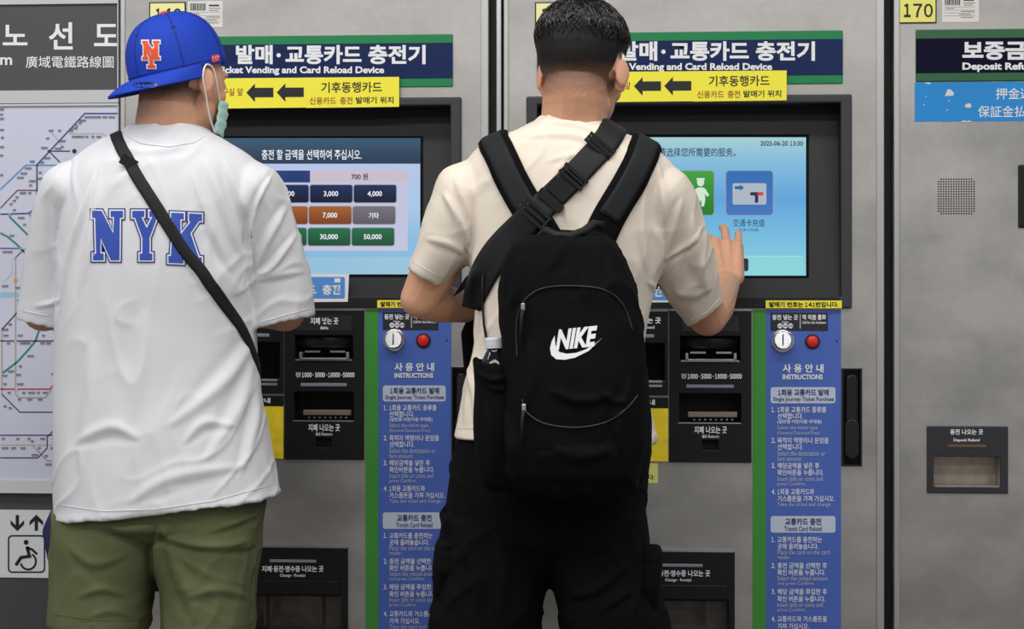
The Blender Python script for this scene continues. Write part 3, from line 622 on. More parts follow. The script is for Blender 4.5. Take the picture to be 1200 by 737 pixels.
# refund tray
op = wr(1094, 535, 1172, 570)
bm = bmesh.new(); frame(bm, rf[0], rf[1], rf[2], rf[3], [op], -.005, .002); o = link('refund_tray', bm, mat('tray_frame', (44, 45, 50), .4), root); mod = o.modifiers.new('b', 'BEVEL'); mod.width = .002; mod.segments = 2; mod.limit_method = 'ANGLE'
bm = bmesh.new(); shallow(bm, op[0], op[1], -.003, .06, op[2], op[3]); link('tray_recess', bm, mat('tray_steel', (176, 164, 152), .4, .5, noise_s=40, noise_a=.15), o)
bm = bmesh.new(); q = wr(1096, 569, 1170, 570.5); box(bm, q[0], q[1], -.0062, -.004, q[2], q[3]); split('bright_edge', bm, M_SATIN, o)
bm = bmesh.new(); q = wr(1110, 520.5, 1155, 523.5); box(bm, q[0], q[1], -.0062, -.004, q[2], q[3]); link('status_light', bm, mat('led_amber', (104, 88, 62), .3), o)
link('lettering', letters([("동전 나오는 곳", 1113, 502.5, 1151.5, 509, .025), ("Deposit Refund", 1117, 513.5, 1147.5, 518, .02)], wallsurf(.0062)), M_WHITEINK, o)

# ------------------------------------------------------------------ left wall: heading board, route map, accessibility sign
bm = bmesh.new(); xr = P(139, 60).x; xl = P(-60, 60).x
frame(bm, xl, xr, P(60, 121).z, P(60, -30).z, [(xl+.02, xr-.002, P(60, 106).z, P(60, 5).z)], -.004, .012)
root = thing('heading_board', ((xl+xr)/2, .012, P(60, 121).z), 'dark grey route map heading board above the subway map', 'sign'); link('board_frame', bm, mat('frame_grey', (196, 198, 200), .4), root)
bm = bmesh.new(); box(bm, xl+.02, xr-.002, .002, .011, P(60, 106).z, P(60, 5).z); link('board_panel', bm, mat('board_grey', (72, 72, 75), .45), root)
s = wallsurf(-.0012)
link('lettering', letters([("노", 3, 29, 32, 53, .02), ("선", 57, 26, 85, 58, .02), ("도", 110, 28, 139, 54, .02), ("m", 0, 67, 14, 76, .02), ("廣域電鐵路線圖", 30, 65.5, 133, 79.5, .004)], s), M_WHITEINK, root)
bm = bmesh.new(); frame(bm, xl, xr, P(60, 578).z, P(60, 121.8).z, [(xl+.02, xr-.0015, P(60, 563).z, P(60, 124).z)], -.003, .012)
root = thing('subway_map', ((xl+xr)/2, .012, P(60, 578).z), 'framed subway route map on the wall behind the man in white', 'map'); link('map_frame', bm, mat('frame_grey2', (206, 208, 212), .4), root)
bm = bmesh.new(); box(bm, xl+.02, xr-.0015, .002, .011, P(60, 563).z, P(60, 124).z); link('map_sheet', bm, mat('map_paper', (204, 208, 226), .35, noise_s=3, noise_a=.04), root)
def mapline(nm, col, wd, *lines, off=-.0014):
    bm = bmesh.new()
    for l in lines: stroke(bm, l, wd, wallsurf(off))
    split(nm, bm, mat('line_'+'_'.join(map(str, col)), col, .5), root)
mapline('route_line', (58, 72, 140), 1.7, [(139, 133), (99, 133), (43, 193), (43, 236), (40, 245), (33, 250), (0, 251)])
mapline('route_line', (86, 150, 206), 1.6, [(139, 193.5), (30, 193.5), (0, 222)])
mapline('route_line', (70, 70, 86), 1.5, [(57, 177), (82, 177)], [(57, 177), (70, 190)])
mapline('route_line', (196, 168, 160), 1, [(60, 155), (70, 167), (72, 170)], [(80, 156.5), (120, 156.5), (128, 163)])
mapline('route_line', (120, 84, 104), 1.5, [(47, 223), (20, 223), (0, 244)])
mapline('route_line', (44, 132, 108), 2.2, [(0, 273), (8, 277), (18, 285), (27, 294), (31, 299)], [(11, 254), (34, 277)], [(47, 383), (41, 400), (31, 412), (20, 424), (3, 437)])
mapline('route_line', (96, 96, 170), 1.6, [(0, 291), (24, 291)])
mapline('route_line', (176, 158, 150), 1.4, [(33, 290), (24, 296), (18, 302), (18, 462), (22, 466), (53, 466), (60, 456)], [(2, 384), (2, 462)])
mapline('route_line', (180, 196, 222), 1.2, [(35, 255), (35, 285), (14, 305), (14, 320), (4, 330)])
mapline('route_line', (150, 190, 222), 6, [(0, 345.5), (22, 345.5)], off=-.0018)
mapline('route_line', (76, 70, 84), 1.6, [(20, 366), (2, 386)], [(0, 399.5), (67, 399.5)])
mapline('route_line', (168, 52, 84), 1.8, [(60, 384), (66, 391), (66, 431), (70, 436)])
mapline('route_line', (182, 70, 84), 1.7, [(0, 456), (58, 456), (67, 446)])
mapline('route_line', (96, 62, 104), 1.4, [(2, 462), (23, 483), (67, 483)], [(0, 536.5), (44, 536.5), (55, 525), (55, 512), (67, 500)], [(0, 510), (67, 510)])
mapline('route_line', (196, 170, 150), 1, [(0, 521.5), (67, 521.5)])
mapline('route_line', (140, 140, 150), 1, [(38, 522), (55, 540), (67, 540)])
for (cx, cy, r, c) in ((18, 328, 2.3, (214, 156, 60)), (67, 447, 2.6, (206, 40, 40)), (11, 251.5, 2, (120, 170, 160)), (36, 251.5, 2.2, (120, 170, 160)), (24, 291, 2, (120, 170, 160)), (18, 400, 1.6, (200, 190, 190)), (19, 456, 1.5, (220, 190, 190)), (57, 177, 1.6, (60, 60, 80)), (87, 177, 2.6, (30, 30, 34))):
    bm = bmesh.new(); flat(bm, [(cx+r*math.cos(a*math.pi/6), cy+r*math.sin(a*math.pi/6)) for a in range(12)], wallsurf(-.0008)); link('station_mark', bm, mat('st_%d_%d_%d' % c, c, .5), root)
bm = bmesh.new(); rnd = random.Random(11); s = wallsurf(-.0006)
lab = [(102, 137), (109, 137), (116, 137), (123, 137), (131, 137), (97, 141), (94, 144), (90, 147), (87, 150), (83, 153), (88, 160), (95, 160), (102, 160), (109, 160), (116, 160), (60, 153), (70, 153), (56, 162), (73, 165), (52, 173), (68, 174), (73, 172), (55, 185), (49, 190), (38, 189), (33, 197), (28, 203), (24, 208), (38, 212), (47, 202), (47, 209), (36, 217), (27, 226), (35, 226), (20, 231), (17, 235), (13, 239), (17, 246), (25, 255), (29, 263), (14, 276), (6, 295), (12, 295), (22, 337), (22, 352), (6, 335), (12, 380), (6, 386), (7, 393), (24, 393), (51, 393), (52, 386), (10, 402), (26, 402), (32, 402), (50, 402), (57, 402), (36, 417), (24, 429), (13, 435), (22, 439), (6, 440), (6, 450), (24, 450), (63, 438), (11, 460), (28, 460), (37, 460), (45, 460), (53, 460), (23, 468), (35, 468), (47, 468), (6, 476), (12, 478), (66, 489), (4, 514), (21, 514), (34, 514), (38, 517), (50, 514), (64, 514), (6, 525), (16, 525), (27, 525), (46, 525), (63, 525), (41, 533), (54, 534), (57, 544), (66, 544), (2, 128), (2, 134), (2, 139), (2, 152), (3, 161), (2, 172), (2, 182), (2, 205)]
for (x, y) in lab:
    n = rnd.randint(2, 4)
    for k in range(n): flat(bm, rect(x-n+k*2, y-1, x-n+k*2+1.5, y+.6), s)
    flat(bm, rect(x-n, y+1.3, x+n-.6, y+1.7), s)
o = link('station_print', bm, mat('map_ink', (96, 96, 112), .6), root); o['kind'] = 'stuff'
# accessibility sign
h = wr(-30, 598, 63.5, 677.5); bm = bmesh.new(); t = bmesh.new(); prism(bm, rr(h[0], h[2], h[1], h[3], .006), .0095, .0125)
root = tag(link('accessibility_sign', bm, mat('sign_white', (214, 218, 222), .45)), 'white wheelchair sign with two arrows on the dark wall', 'sign')
s = wallsurf(-.009); bm = bmesh.new()
flat(bm, [(16.7, 604), (20.7, 604), (20.7, 616), (26.7, 610), (26.7, 615), (18.7, 623), (10.7, 615), (10.7, 610), (16.7, 616)], s)
flat(bm, [(39, 622.5), (43, 622.5), (43, 611), (49, 616.5), (49, 611.5), (41, 603.5), (33, 611.5), (33, 616.5), (39, 611)], s)
split('printed_arrow', bm, M_BLACKINK, root)
bm = bmesh.new(); o_ = rr(7.5, 627.5, 51.5, 672, 5); i_ = rr(9.3, 629.3, 49.7, 670.2, 3.6)
vo = [bm.verts.new(s(*p)) for p in o_]; vi = [bm.verts.new(s(*p)) for p in i_]; n = len(vo)
for k in range(n): bm.faces.new((vo[k], vo[(k+1) % n], vi[(k+1) % n], vi[k]))
flat(bm, [(29+2.9*math.cos(a*math.pi/8), 636+2.9*math.sin(a*math.pi/8)) for a in range(16)], s)
stroke(bm, [(30, 641), (33, 652.5), (23, 654), (17, 663)], 4, s); stroke(bm, [(29.5, 642), (36, 644.5), (42, 650)], 2.8, s)
stroke(bm, [(31.5+9*math.cos(math.radians(a)), 658.5+9.5*math.sin(math.radians(a))) for a in range(-60, 175, 15)], 2.4, s)
link('wheelchair_symbol', bm, M_BLACKINK, root)
# ------------------------------------------------------------------ figures: helpers
def add_loft(bm, rings, n=40, p=2.3, caps=(True, True)):
    """rings: (centre, half-axis u, half-axis v[, exponent])"""
    prev = None
    for rg in rings:
        c, u, v = rg[:3]; e = 2/(rg[3] if len(rg) > 3 else p); cur = []
        for i in range(n):
            t = 2*math.pi*i/n; ct, st = math.cos(t), math.sin(t)
            cur.append(bm.verts.new(c+u*(math.copysign(abs(ct)**e, ct))+v*(math.copysign(abs(st)**e, st))))
        if prev:
            for i in range(n): bm.faces.new((prev[i], prev[(i+1) % n], cur[(i+1) % n], cur[i]))
        elif caps[0]: bm.faces.new(cur[::-1])
        prev = cur
    if caps[1]: bm.faces.new(prev)
def rp(xl, yl, xr, yr, Y, dh, p=2.3, Yr=None):
    """ring through the two outline pixels at depth Y"""
    a = P(xl, yl, Y); b = P(xr, yr, Y if Yr is None else Yr); return ((a+b)/2, (b-a)/2, V((0, dh, 0)), p)
def smooth_rings(R_, k=4):
    out = []; n = len(R_)
    for i in range(n-1):
        q = [R_[max(i-1, 0)], R_[i], R_[i+1], R_[min(i+2, n-1)]]
        for j in range(k):
            t = j/k; cr = lambda w: .5*((2*q[1][w])+(q[2][w]-q[0][w])*t+(2*q[0][w]-5*q[1][w]+4*q[2][w]-q[3][w])*t*t+(3*q[1][w]-q[0][w]-3*q[2][w]+q[3][w])*t**3)
            out.append((cr(0), cr(1), cr(2), R_[i][3]))
    return out+[R_[-1]]
def cup(rings, wall=.007, depth=.05):
    rings = smooth_rings(rings); c, u, v, p = rings[-1]; L = 0; k = lambda a: a*(1-wall/a.length); out = list(rings)+[(c, k(u), k(v), p)]
    for i in range(len(rings)-2, 0, -1):
        L += (rings[i][0]-rings[i+1][0]).length
        out.append((rings[i][0], k(rings[i][1]), k(rings[i][2]), p))
        if L > depth: break
    return out
def cup_old(rings, wall=.007, depth=.05):
    """turn the open end of a garment inwards so that it has a hem and an inside"""
    c, u, v, p = rings[-1]; c0 = rings[-2][0]; d = (c0-c).normalized(); k = lambda a: a*(1-wall/a.length)
    u2, v2 = k(u), k(v)
    return rings+[(c, u2, v2, p), (c+d*depth, u2*.97, v2*.97, p)]
def capsule(bm, p0, r0, p1, r1, n=16, m=5):
    d = p1-p0; L = d.length
    if L < 1e-6: d = V((0, 0, 1)); L = 1e-6
    d = d/L; a = d.orthogonal().normalized(); b = d.cross(a); prof = []
    for i in range(m+1):
        t = math.pi/2*i/m; prof.append((p0-d*r0*math.cos(t), r0*math.sin(t)))
    for i in range(m+1):
        t = math.pi/2*i/m; prof.append((p1+d*r1*math.sin(t), r1*math.cos(t)))
    prev = None
    for c, r in prof:
        cur = [bm.verts.new(c+(a*math.cos(2*math.pi*k/n)+b*math.sin(2*math.pi*k/n))*max(r, 1e-4)) for k in range(n)]
        if prev:
            for k in range(n): bm.faces.new((prev[k], prev[(k+1) % n], cur[(k+1) % n], cur[k]))
        else: bm.faces.new(cur[::-1])
        prev = cur
    bm.faces.new(prev)
def ell(bm, c, ax, r, n=24, m=14):
    """ellipsoid, ax = 3 axis vectors"""
    prev = None
    for j in range(m+1):
        t = math.pi*j/m; cur = [bm.verts.new(c+ax[0]*r[0]*max(math.sin(t), 1e-3)*math.cos(2*math.pi*k/n)+ax[1]*r[1]*max(math.sin(t), 1e-3)*math.sin(2*math.pi*k/n)+ax[2]*r[2]*math.cos(t)) for k in range(n)]
        if prev:
            for k in range(n): bm.faces.new((prev[k], prev[(k+1) % n], cur[(k+1) % n], cur[k]))
        else: bm.faces.new(cur[::-1])
        prev = cur
    bm.faces.new(prev)
def remesh(bm, vox, smooth=4, fac=.5):
    bmesh.ops.recalc_face_normals(bm, faces=bm.faces[:])
    me = bpy.data.meshes.new('t'); bm.to_mesh(me); bm.free(); o = bpy.data.objects.new('t', me); COL.objects.link(o)
    m = o.modifiers.new('r', 'REMESH'); m.mode = 'VOXEL'; m.voxel_size = vox
    if smooth: s = o.modifiers.new('s', 'SMOOTH'); s.factor = fac; s.iterations = smooth
    dg = bpy.context.evaluated_depsgraph_get(); out = bpy.data.meshes.new_from_object(o.evaluated_get(dg))
    bpy.data.objects.remove(o); bpy.data.meshes.remove(me); return out
def arrays(me):
    n = len(me.vertices); co = np.empty(n*3); me.vertices.foreach_get('co', co); no = np.empty(n*3); me.vertices.foreach_get('normal', no)
    return co.reshape(-1, 3), no.reshape(-1, 3)
def vnoise(co, s, seed=0.0):
    return np.array([noise.noise(V((c[0]*s[0]+seed, c[1]*s[1], c[2]*s[2]))) for c in co])
def spline(pts, k=5):
    out = []; n = len(pts)
    for i in range(n-1):
        q = [V(pts[max(i-1, 0)]), V(pts[i]), V(pts[i+1]), V(pts[min(i+2, n-1)])]
        for j in range(k):
            t = j/k; s = .5*((2*q[1])+(q[2]-q[0])*t+(2*q[0]-5*q[1]+4*q[2]-q[3])*t*t+(3*q[1]-q[0]-3*q[2]+q[3])*t**3); out.append((s.x, s.y))
    return out+[tuple(pts[-1])]
def sculpt(me, folds=(), noises=(), back=True):
    """folds: cloth folds drawn as polylines where they lie on the back of the garment: (points, width, height[, sharp])"""
    co, no = arrays(me); px, py = proj(co); d = co-np.array(CAM); d /= np.linalg.norm(d, axis=1)[:, None]
    face = np.clip(-(no*d).sum(1)*2.0, 0, 1); h = np.zeros(len(co))
    for f in folds:
        pts, wd, amp = f[:3]; pts = spline(pts); best = np.full(len(co), 1e9); side = np.zeros(len(co)); tt = np.zeros(len(co)); nseg = len(pts)-1
        for k in range(nseg):
            ax, ay = pts[k]; bx, by = pts[k+1]; vx, vy = bx-ax, by-ay; L2 = vx*vx+vy*vy
            t = np.clip(((px-ax)*vx+(py-ay)*vy)/L2, 0, 1); ex, ey = px-ax-t*vx, py-ay-t*vy; dist = np.hypot(ex, ey)
            m = dist < best; best[m] = dist[m]; side[m] = np.sign(vx*ey-vy*ex)[m]; tt[m] = ((k+t)/nseg)[m]
        w_ = wd*(.35+.65*np.sin(np.pi*np.clip(tt, .05, .95))); s = best*side
        amp = amp*1.7; prof = np.exp(-(s/w_)**2)-.45*np.exp(-((s-1.7*w_)/(w_*1.1))**2)
        h += amp*prof*np.sin(np.pi*np.clip(tt, 0, 1))**.9*face
    for nz in noises:
        if len(nz) == 3: h += nz[1]*vnoise(co, nz[0], nz[2])
        else:                                     # soft ridged creases, sheared along the cloth
            q = co.copy(); q[:, 2] += co[:, 0]*nz[3]+.05*vnoise(co, (5, 5, 5), nz[2]+9); h += nz[1]*np.clip(1-np.abs(vnoise(q, nz[0], nz[2]))*3.2, 0, 1)**2*np.clip(vnoise(co, (6, 6, 5), nz[2]+3)*2+.35, 0, 1)
    co = co+no*h[:, None]; me.vertices.foreach_set('co', co.ravel()); me.update(); return me
def bvh_of(me):
    return BVHTree.FromPolygons([v.co.copy() for v in me.vertices], [tuple(p.vertices) for p in me.polygons])
def cast(bv, px, py, off=0.0, Yd=-.6):
    d = ray(px, py).normalized(); h, nrm, i, dist = bv.ray_cast(CAM, d)
    if h is None: return None
    return h-d*off
def decal(polys_bm_fn, bv, off, cell, tilt_=None):
    """flat print (built in pixel units in the xz plane) cut into a fine grid and laid on the cloth"""
    bm = polys_bm_fn; xs = [v.co.x for v in bm.verts]; zs = [v.co.z for v in bm.verts]
    x = min(xs)+cell
    while x < max(xs): bmesh.ops.bisect_plane(bm, geom=bm.verts[:]+bm.edges[:]+bm.faces[:], plane_co=(x, 0, 0), plane_no=(1, 0, 0)); x += cell
    z = min(zs)+cell
    while z < max(zs): bmesh.ops.bisect_plane(bm, geom=bm.verts[:]+bm.edges[:]+bm.faces[:], plane_co=(0, 0, z), plane_no=(0, 0, 1)); z += cell
    last = None; bad = []
    for v in bm.verts:
        h = cast(bv, v.co.x, -v.co.z, off)
        if h is None: bad.append(v)
        else: v.co = h
    if bad: bmesh.ops.delete(bm, geom=bad, context='VERTS')
    return bm
def dpoly(bm, pts): return flat(bm, pts, lambda x, y: V((x, 0, -y)))
def strap(rows_rays, bv, off, thick, nacross=6, smooth=3):
    """rows_rays: list of rows of (origin, dir); lays a band with rounded section on the surface"""
    H = []
    for row in rows_rays:
        r = []
        for (o, d) in row:
            h, nrm, i, dist = bv.ray_cast(o, d); r.append((dist if h is not None else None, o, d))
        ds = [x[0] for x in r if x[0] is not None]; dm = min(ds) if ds else None
        H.append([((x[0] if x[0] is not None and x[0]-dm < .05 else dm) if dm is not None else None, x[1], x[2]) for x in r])
    good = [i for i, r in enumerate(H) if r[0][0] is not None]
    for i, r in enumerate(H):
        if r[0][0] is None:
            j = min(good, key=lambda k: abs(k-i)); H[i] = [(H[j][q][0], r[q][1], r[q][2]) for q in range(len(r))]
    top = [[o+d*(t-off-thick*(1 if 0 < q < len(r)-1 else .55)) for q, (t, o, d) in enumerate(r)] for r in H]
    bot = [[o+d*(t-off*.3) for (t, o, d) in r] for r in H]
    for _ in range(smooth):
        for S in (top, bot):
            T = [list(r) for r in S]
            for i in range(1, len(S)-1):
                for q in range(len(S[i])): S[i][q] = (T[i-1][q]+T[i][q]*2+T[i+1][q])/4
    bm = bmesh.new(); tv = [[bm.verts.new(p) for p in r] for r in top]; bv_ = [[bm.verts.new(p) for p in r] for r in bot]
    for i in range(len(tv)-1):
        for q in range(len(tv[0])-1):
            bm.faces.new((tv[i][q], tv[i][q+1], tv[i+1][q+1], tv[i+1][q])); bm.faces.new((bv_[i][q], bv_[i+1][q], bv_[i+1][q+1], bv_[i][q+1]))
        for q in (0, -1): bm.faces.new((tv[i][q], tv[i+1][q], bv_[i+1][q], bv_[i][q]))
    for i in (0, -1):
        for q in range(len(tv[0])-1): bm.faces.new((tv[i][q], tv[i][q+1], bv_[i][q+1], bv_[i][q]))
    bmesh.ops.recalc_face_normals(bm, faces=bm.faces[:]); return bm
def band(bv, pts, width, off, thick, na=7, sm=3):
    """pts: points near the surface; the band follows the surface between them"""
    P_ = []
    for i in range(len(pts)-1):
        n = max(1, int((pts[i+1]-pts[i]).length/.008))
        for j in range(n): P_.append(pts[i].lerp(pts[i+1], j/n))
    P_.append(pts[-1])
    for _ in range(5): P_ = [P_[0]]+[(P_[i-1]+P_[i]*2+P_[i+1])/4 for i in range(1, len(P_)-1)]+[P_[-1]]
    C_ = [bv.find_nearest(p)[0] for p in P_]; N_ = [bv.find_nearest(p)[1] for p in P_]
    for _ in range(sm*3): N_ = [N_[0]]+[(N_[i-1]+N_[i]*2+N_[i+1]).normalized() for i in range(1, len(N_)-1)]+[N_[-1]]
    top, bot = [], []
    for i in range(len(C_)):
        T = (C_[min(i+1, len(C_)-1)]-C_[max(i-1, 0)]).normalized(); L_ = T.cross(N_[i]).normalized(); w_ = width(i/(len(C_)-1)) if callable(width) else width; rt, rb = [], []
        for q in range(na):
            p = C_[i]+L_*w_*(q/(na-1)-.5); h, n, _i, _d = bv.find_nearest(p); h = h.lerp(p, .15)
            rt.append(h+N_[i]*(off+thick*(1 if 0 < q < na-1 else .6))); rb.append(h+N_[i]*off*.2)
        top.append(rt); bot.append(rb)
    for _ in range(sm):
        for S in (top, bot):
            T = [list(r) for r in S]
            for i in range(1, len(S)-1):
                for q in range(na): S[i][q] = (T[i-1][q]+T[i][q]*2+T[i+1][q])/4
    bm = bmesh.new(); tv = [[bm.verts.new(p) for p in r] for r in top]; bb = [[bm.verts.new(p) for p in r] for r in bot]
    for i in range(len(tv)-1):
        for q in range(na-1):
            bm.faces.new((tv[i][q], tv[i][q+1], tv[i+1][q+1], tv[i+1][q])); bm.faces.new((bb[i][q], bb[i+1][q], bb[i+1][q+1], bb[i][q+1]))
        for q in (0, -1): bm.faces.new((tv[i][q], tv[i+1][q], bb[i+1][q], bb[i][q]))
    for i in (0, -1):
        for q in range(na-1): bm.faces.new((tv[i][q], tv[i][q+1], bb[i][q+1], bb[i][q]))
    bmesh.ops.recalc_face_normals(bm, faces=bm.faces[:]); return bm
def campts(bv, path): return [h for h in (cast(bv, x, y) for x, y in path) if h is not None]
def frontpt(bv, x, z):
    h = bv.ray_cast(V((x, .6, z)), V((0, -1, 0)))[0]; return h
def toppt(bv, x, y): return bv.ray_cast(V((x, y, 2.4)), V((0, 0, -1)))[0]
def hair_shell(body, H, keep, thick):
    """hair grown from the scalp of the body mesh: keep(local)->bool, thick(local)->metres"""
    b2 = bmesh.new(); b2.from_mesh(body.data); base = LOC[body.name]; c0, A, sc = H; bmesh.ops.transform(b2, matrix=Matrix.Translation(base), verts=b2.verts[:])
    f = lambda co: V(((co-c0).dot(A[0]), (co-c0).dot(A[1]), (co-c0).dot(A[2])))/sc
    bmesh.ops.delete(b2, geom=[v for v in b2.verts if (v.co-c0).length > .16 or not keep(f(v.co))], context='VERTS')
    b2.normal_update(); mv = [(v, v.co+v.normal*thick(f(v.co))) for v in b2.verts]
    for v, p in mv: v.co = p
    for _ in range(3): bmesh.ops.smooth_vert(b2, verts=b2.verts[:], factor=.4, use_axis_x=True, use_axis_y=True, use_axis_z=True)
    return b2
def camrows(path, step=5, na=6):
    """path: (px,py,width px); rays from the camera side, the band running along the path"""
    out = []; P_ = []
    for k in range(len(path)-1):
        a, b = path[k], path[k+1]; n = max(1, int(math.hypot(b[0]-a[0], b[1]-a[1])/step))
        for i in range(n): t = i/n; P_.append(tuple(a[j]+(b[j]-a[j])*t for j in range(3)))
    P_.append(path[-1])
    for _ in range(4): P_ = [P_[0]]+[tuple((P_[i-1][j]+2*P_[i][j]+P_[i+1][j])/4 for j in range(3)) for i in range(1, len(P_)-1)]+[P_[-1]]
    for i, p in enumerate(P_):
        a = P_[max(i-1, 0)]; b = P_[min(i+1, len(P_)-1)]; dx, dy = b[0]-a[0], b[1]-a[1]; l = math.hypot(dx, dy) or 1; nx, ny = -dy/l, dx/l
        out.append([(CAM, ray(p[0]+nx*p[2]*(q/(na-1)-.5), p[1]+ny*p[2]*(q/(na-1)-.5)).normalized()) for q in range(na)])
    return out
def worldrows(path, na=6, step=.012):
    """path: (origin, dir, lateral vector): explicit rays for the shoulder and chest run of a band"""
    out = []
    for k in range(len(path)-1):
        a, b = path[k], path[k+1]; n = max(1, int((b[0]-a[0]).length/step))
        for i in range(n+(k == len(path)-2)):
            t = i/n; o = a[0].lerp(b[0], t); d = a[1].lerp(b[1], t).normalized(); l = a[2].lerp(b[2], t)
            out.append([(o+l*(q/(na-1)-.5), d) for q in range(na)])
    return out

def hand(bm, wrist, fdir, back, side, curl, thumb, s=1.0, spread=.10):
    """five-fingered hand. fdir: towards the fingers, back: out of the back of the hand, side: towards the thumb"""
    f = fdir.normalized(); n = (back-f*back.dot(f)).normalized(); sd = f.cross(n); sd = sd if sd.dot(side) > 0 else -sd
    lens = [(.038, .022, .017), (.041, .024, .018), (.038, .023, .017), (.030, .018, .015)]
    kn = [(.033, .084), (.0115, .090), (-.0115, .086), (-.032, .077)]
    for i in range(4):
        k = wrist+sd*kn[i][0]*s+f*kn[i][1]*s+n*.002*s; w0 = wrist+sd*kn[i][0]*.62*s+f*.012*s
        capsule(bm, w0, .0165*s, k+n*.0005*s, .0120*s)
        if i: pass
        ang = 0; p = k; dirn = (f+sd*(spread*(1.2-i*.8))).normalized(); r = (.0097, .0100, .0096, .0086)[i]*s; capsule(bm, w0+n*.008*s, .004*s, k+n*.0055*s, .0055*s, 10, 3)
        for j in range(3):
            ang += curl[i][j]; d = dirn*math.cos(ang)-n*math.sin(ang); q = p+d*lens[i][j]*s
            capsule(bm, p, r*(1-.07*j), q, r*(.93-.07*j), 12, 4); p = q
    for i in range(3):                       # web between the metacarpals
        a = wrist+sd*(kn[i][0]+kn[i+1][0])/2*s+f*.075*s-n*.006*s; capsule(bm, wrist+f*.02*s-n*.004*s, .018*s, a, .011*s)
    b0 = wrist+sd*.020*s+f*.018*s-n*.008*s; t0 = wrist+sd*.043*s+f*.050*s-n*.016*s
    capsule(bm, b0, .0165*s, t0, .0125*s)
    d1 = (sd*thumb[0]+f*thumb[1]-n*thumb[2]).normalized(); t1 = t0+d1*.032*s; t2 = t1+(d1*.9+f*.25-sd*.15).normalized()*.026*s
    capsule(bm, t0, .0118*s, t1, .0102*s, 12, 4); capsule(bm, t1, .0102*s, t2, .0085*s, 12, 4)

def head(bm, c, yaw, pitch, roll=0.0, sc=1.0):
    R = Matrix.Rotation(-yaw, 3, 'Z')@Matrix.Rotation(roll, 3, 'Y')@Matrix.Rotation(pitch, 3, 'X')
    X, Yv, Z = R@V((1, 0, 0)), R@V((0, 1, 0)), R@V((0, 0, 1)); A = (X, Yv, Z)
    L = lambda x, y, z: c+(X*x+Yv*y+Z*z)*sc
    e = lambda x, y, z, r, ax=A: ell(bm, L(x, y, z), ax, tuple(q*sc for q in r))
    e(0, -.012, .035, (.077, .093, .088)); e(0, .030, .005, (.069, .062, .075)); e(0, .036, -.045, (.056, .052, .058))
    e(0, .058, -.085, (.033, .03, .024)); e(0, .010, -.06, (.058, .055, .045)); e(0, .079, .026, (.05, .016, .012))
    for s in (-1, 1):
        e(s*.036, .060, -.020, (.024, .024, .024)); e(s*.030, .078, .004, (.015, .012, .010))
        cc, ss = math.cos(.6*s), math.sin(.6*s); ax = ((X*cc-Yv*ss), (X*ss+Yv*cc), Z)
        e(s*.083, -.006, -.004, (.006, .017, .027), ax); e(s*.077, .004, -.026, (.008, .012, .014), ax); e(s*.074, .002, 0, (.012, .012, .02))
    capsule(bm, L(0, .088, .012), .007*sc, L(0, .106, -.028), .011*sc); e(-.011, .098, -.032, (.009, .01, .007)); e(.011, .098, -.032, (.009, .01, .007))
    e(0, .088, -.056, (.023, .011, .006)); e(0, .086, -.066, (.020, .012, .007))
    return A, L
M_FAB_W = mat('tshirt_white', (216, 217, 222), .9, bump=.12, bump_s=700, spec=.2)
M_FAB_B = mat('tshirt_beige', (228, 217, 203), .9, bump=.12, bump_s=700, spec=.2)
M_SHORTS = mat('shorts_olive', (98, 102, 72), .9, bump=.2, bump_s=600, spec=.2, noise_s=14, noise_a=.06)
M_TROUS = mat('trousers_black', (11, 11, 14), .9, bump=.2, bump_s=500, spec=.12)
M_BAG = mat('bag_black', (8, 8, 10), .85, bump=.25, bump_s=900, spec=.12)
M_WEB = mat('webbing_black', (12, 12, 15), .6, bump=.4, bump_s=1400, spec=.4)
M_MESH = mat('strap_mesh', (20, 23, 28), .7, bump=.4, bump_s=1600, spec=.35)
M_SKIN = mat('skin', (208, 158, 128), .5, sss=.12, noise_s=30, noise_a=.05, bump=.1, bump_s=300, spec=.35)
M_SKIN2 = mat('skin_tanned', (216, 163, 132), .5, sss=.12, noise_s=30, noise_a=.06, bump=.1, bump_s=300, spec=.35)
M_HAIR = mat('hair_black', (20, 18, 18), .3, spec=.6)
M_BUCK = mat('buckle_black', (14, 14, 16), .28)
M_SHOE = mat('shoe_white', (216, 216, 214), .6); M_SHOE2 = mat('shoe_black', (30, 30, 32), .6)
def fadehair(name, z0, z1, dark, skin):
    """cropped hair that thins into the skin tone towards the neckline (the cut itself)"""
    m = mat(name, dark, .6, spec=.3); nt = m.node_tree; b = nt.nodes['Principled BSDF']
    g = nt.nodes.new('ShaderNodeNewGeometry'); sp = nt.nodes.new('ShaderNodeSeparateXYZ'); nt.links.new(g.outputs['Position'], sp.inputs[0])
    n = nt.nodes.new('ShaderNodeTexNoise'); n.inputs['Scale'].default_value = 300; nt.links.new(g.outputs['Position'], n.inputs['Vector'])
    ad = nt.nodes.new('ShaderNodeMath'); ad.operation = 'MULTIPLY_ADD'; ad.inputs[1].default_value = .02; nt.links.new(n.outputs['Fac'], ad.inputs[0]); nt.links.new(sp.outputs['Z'], ad.inputs[2])
    mr = nt.nodes.new('ShaderNodeMapRange'); mr.inputs[1].default_value = z0+.01; mr.inputs[2].default_value = z1+.01; nt.links.new(ad.outputs[0], mr.inputs[0])
    pw = nt.nodes.new('ShaderNodeMath'); pw.operation = 'POWER'; pw.inputs[1].default_value = .5; nt.links.new(mr.outputs[0], pw.inputs[0])
    mx = nt.nodes.new('ShaderNodeMix'); mx.data_type = 'RGBA'; mx.inputs[6].default_value = lin(skin); mx.inputs[7].default_value = lin(dark)
    nt.links.new(pw.outputs[0], mx.inputs[0]); nt.links.new(mx.outputs[2], b.inputs['Base Color']); return m
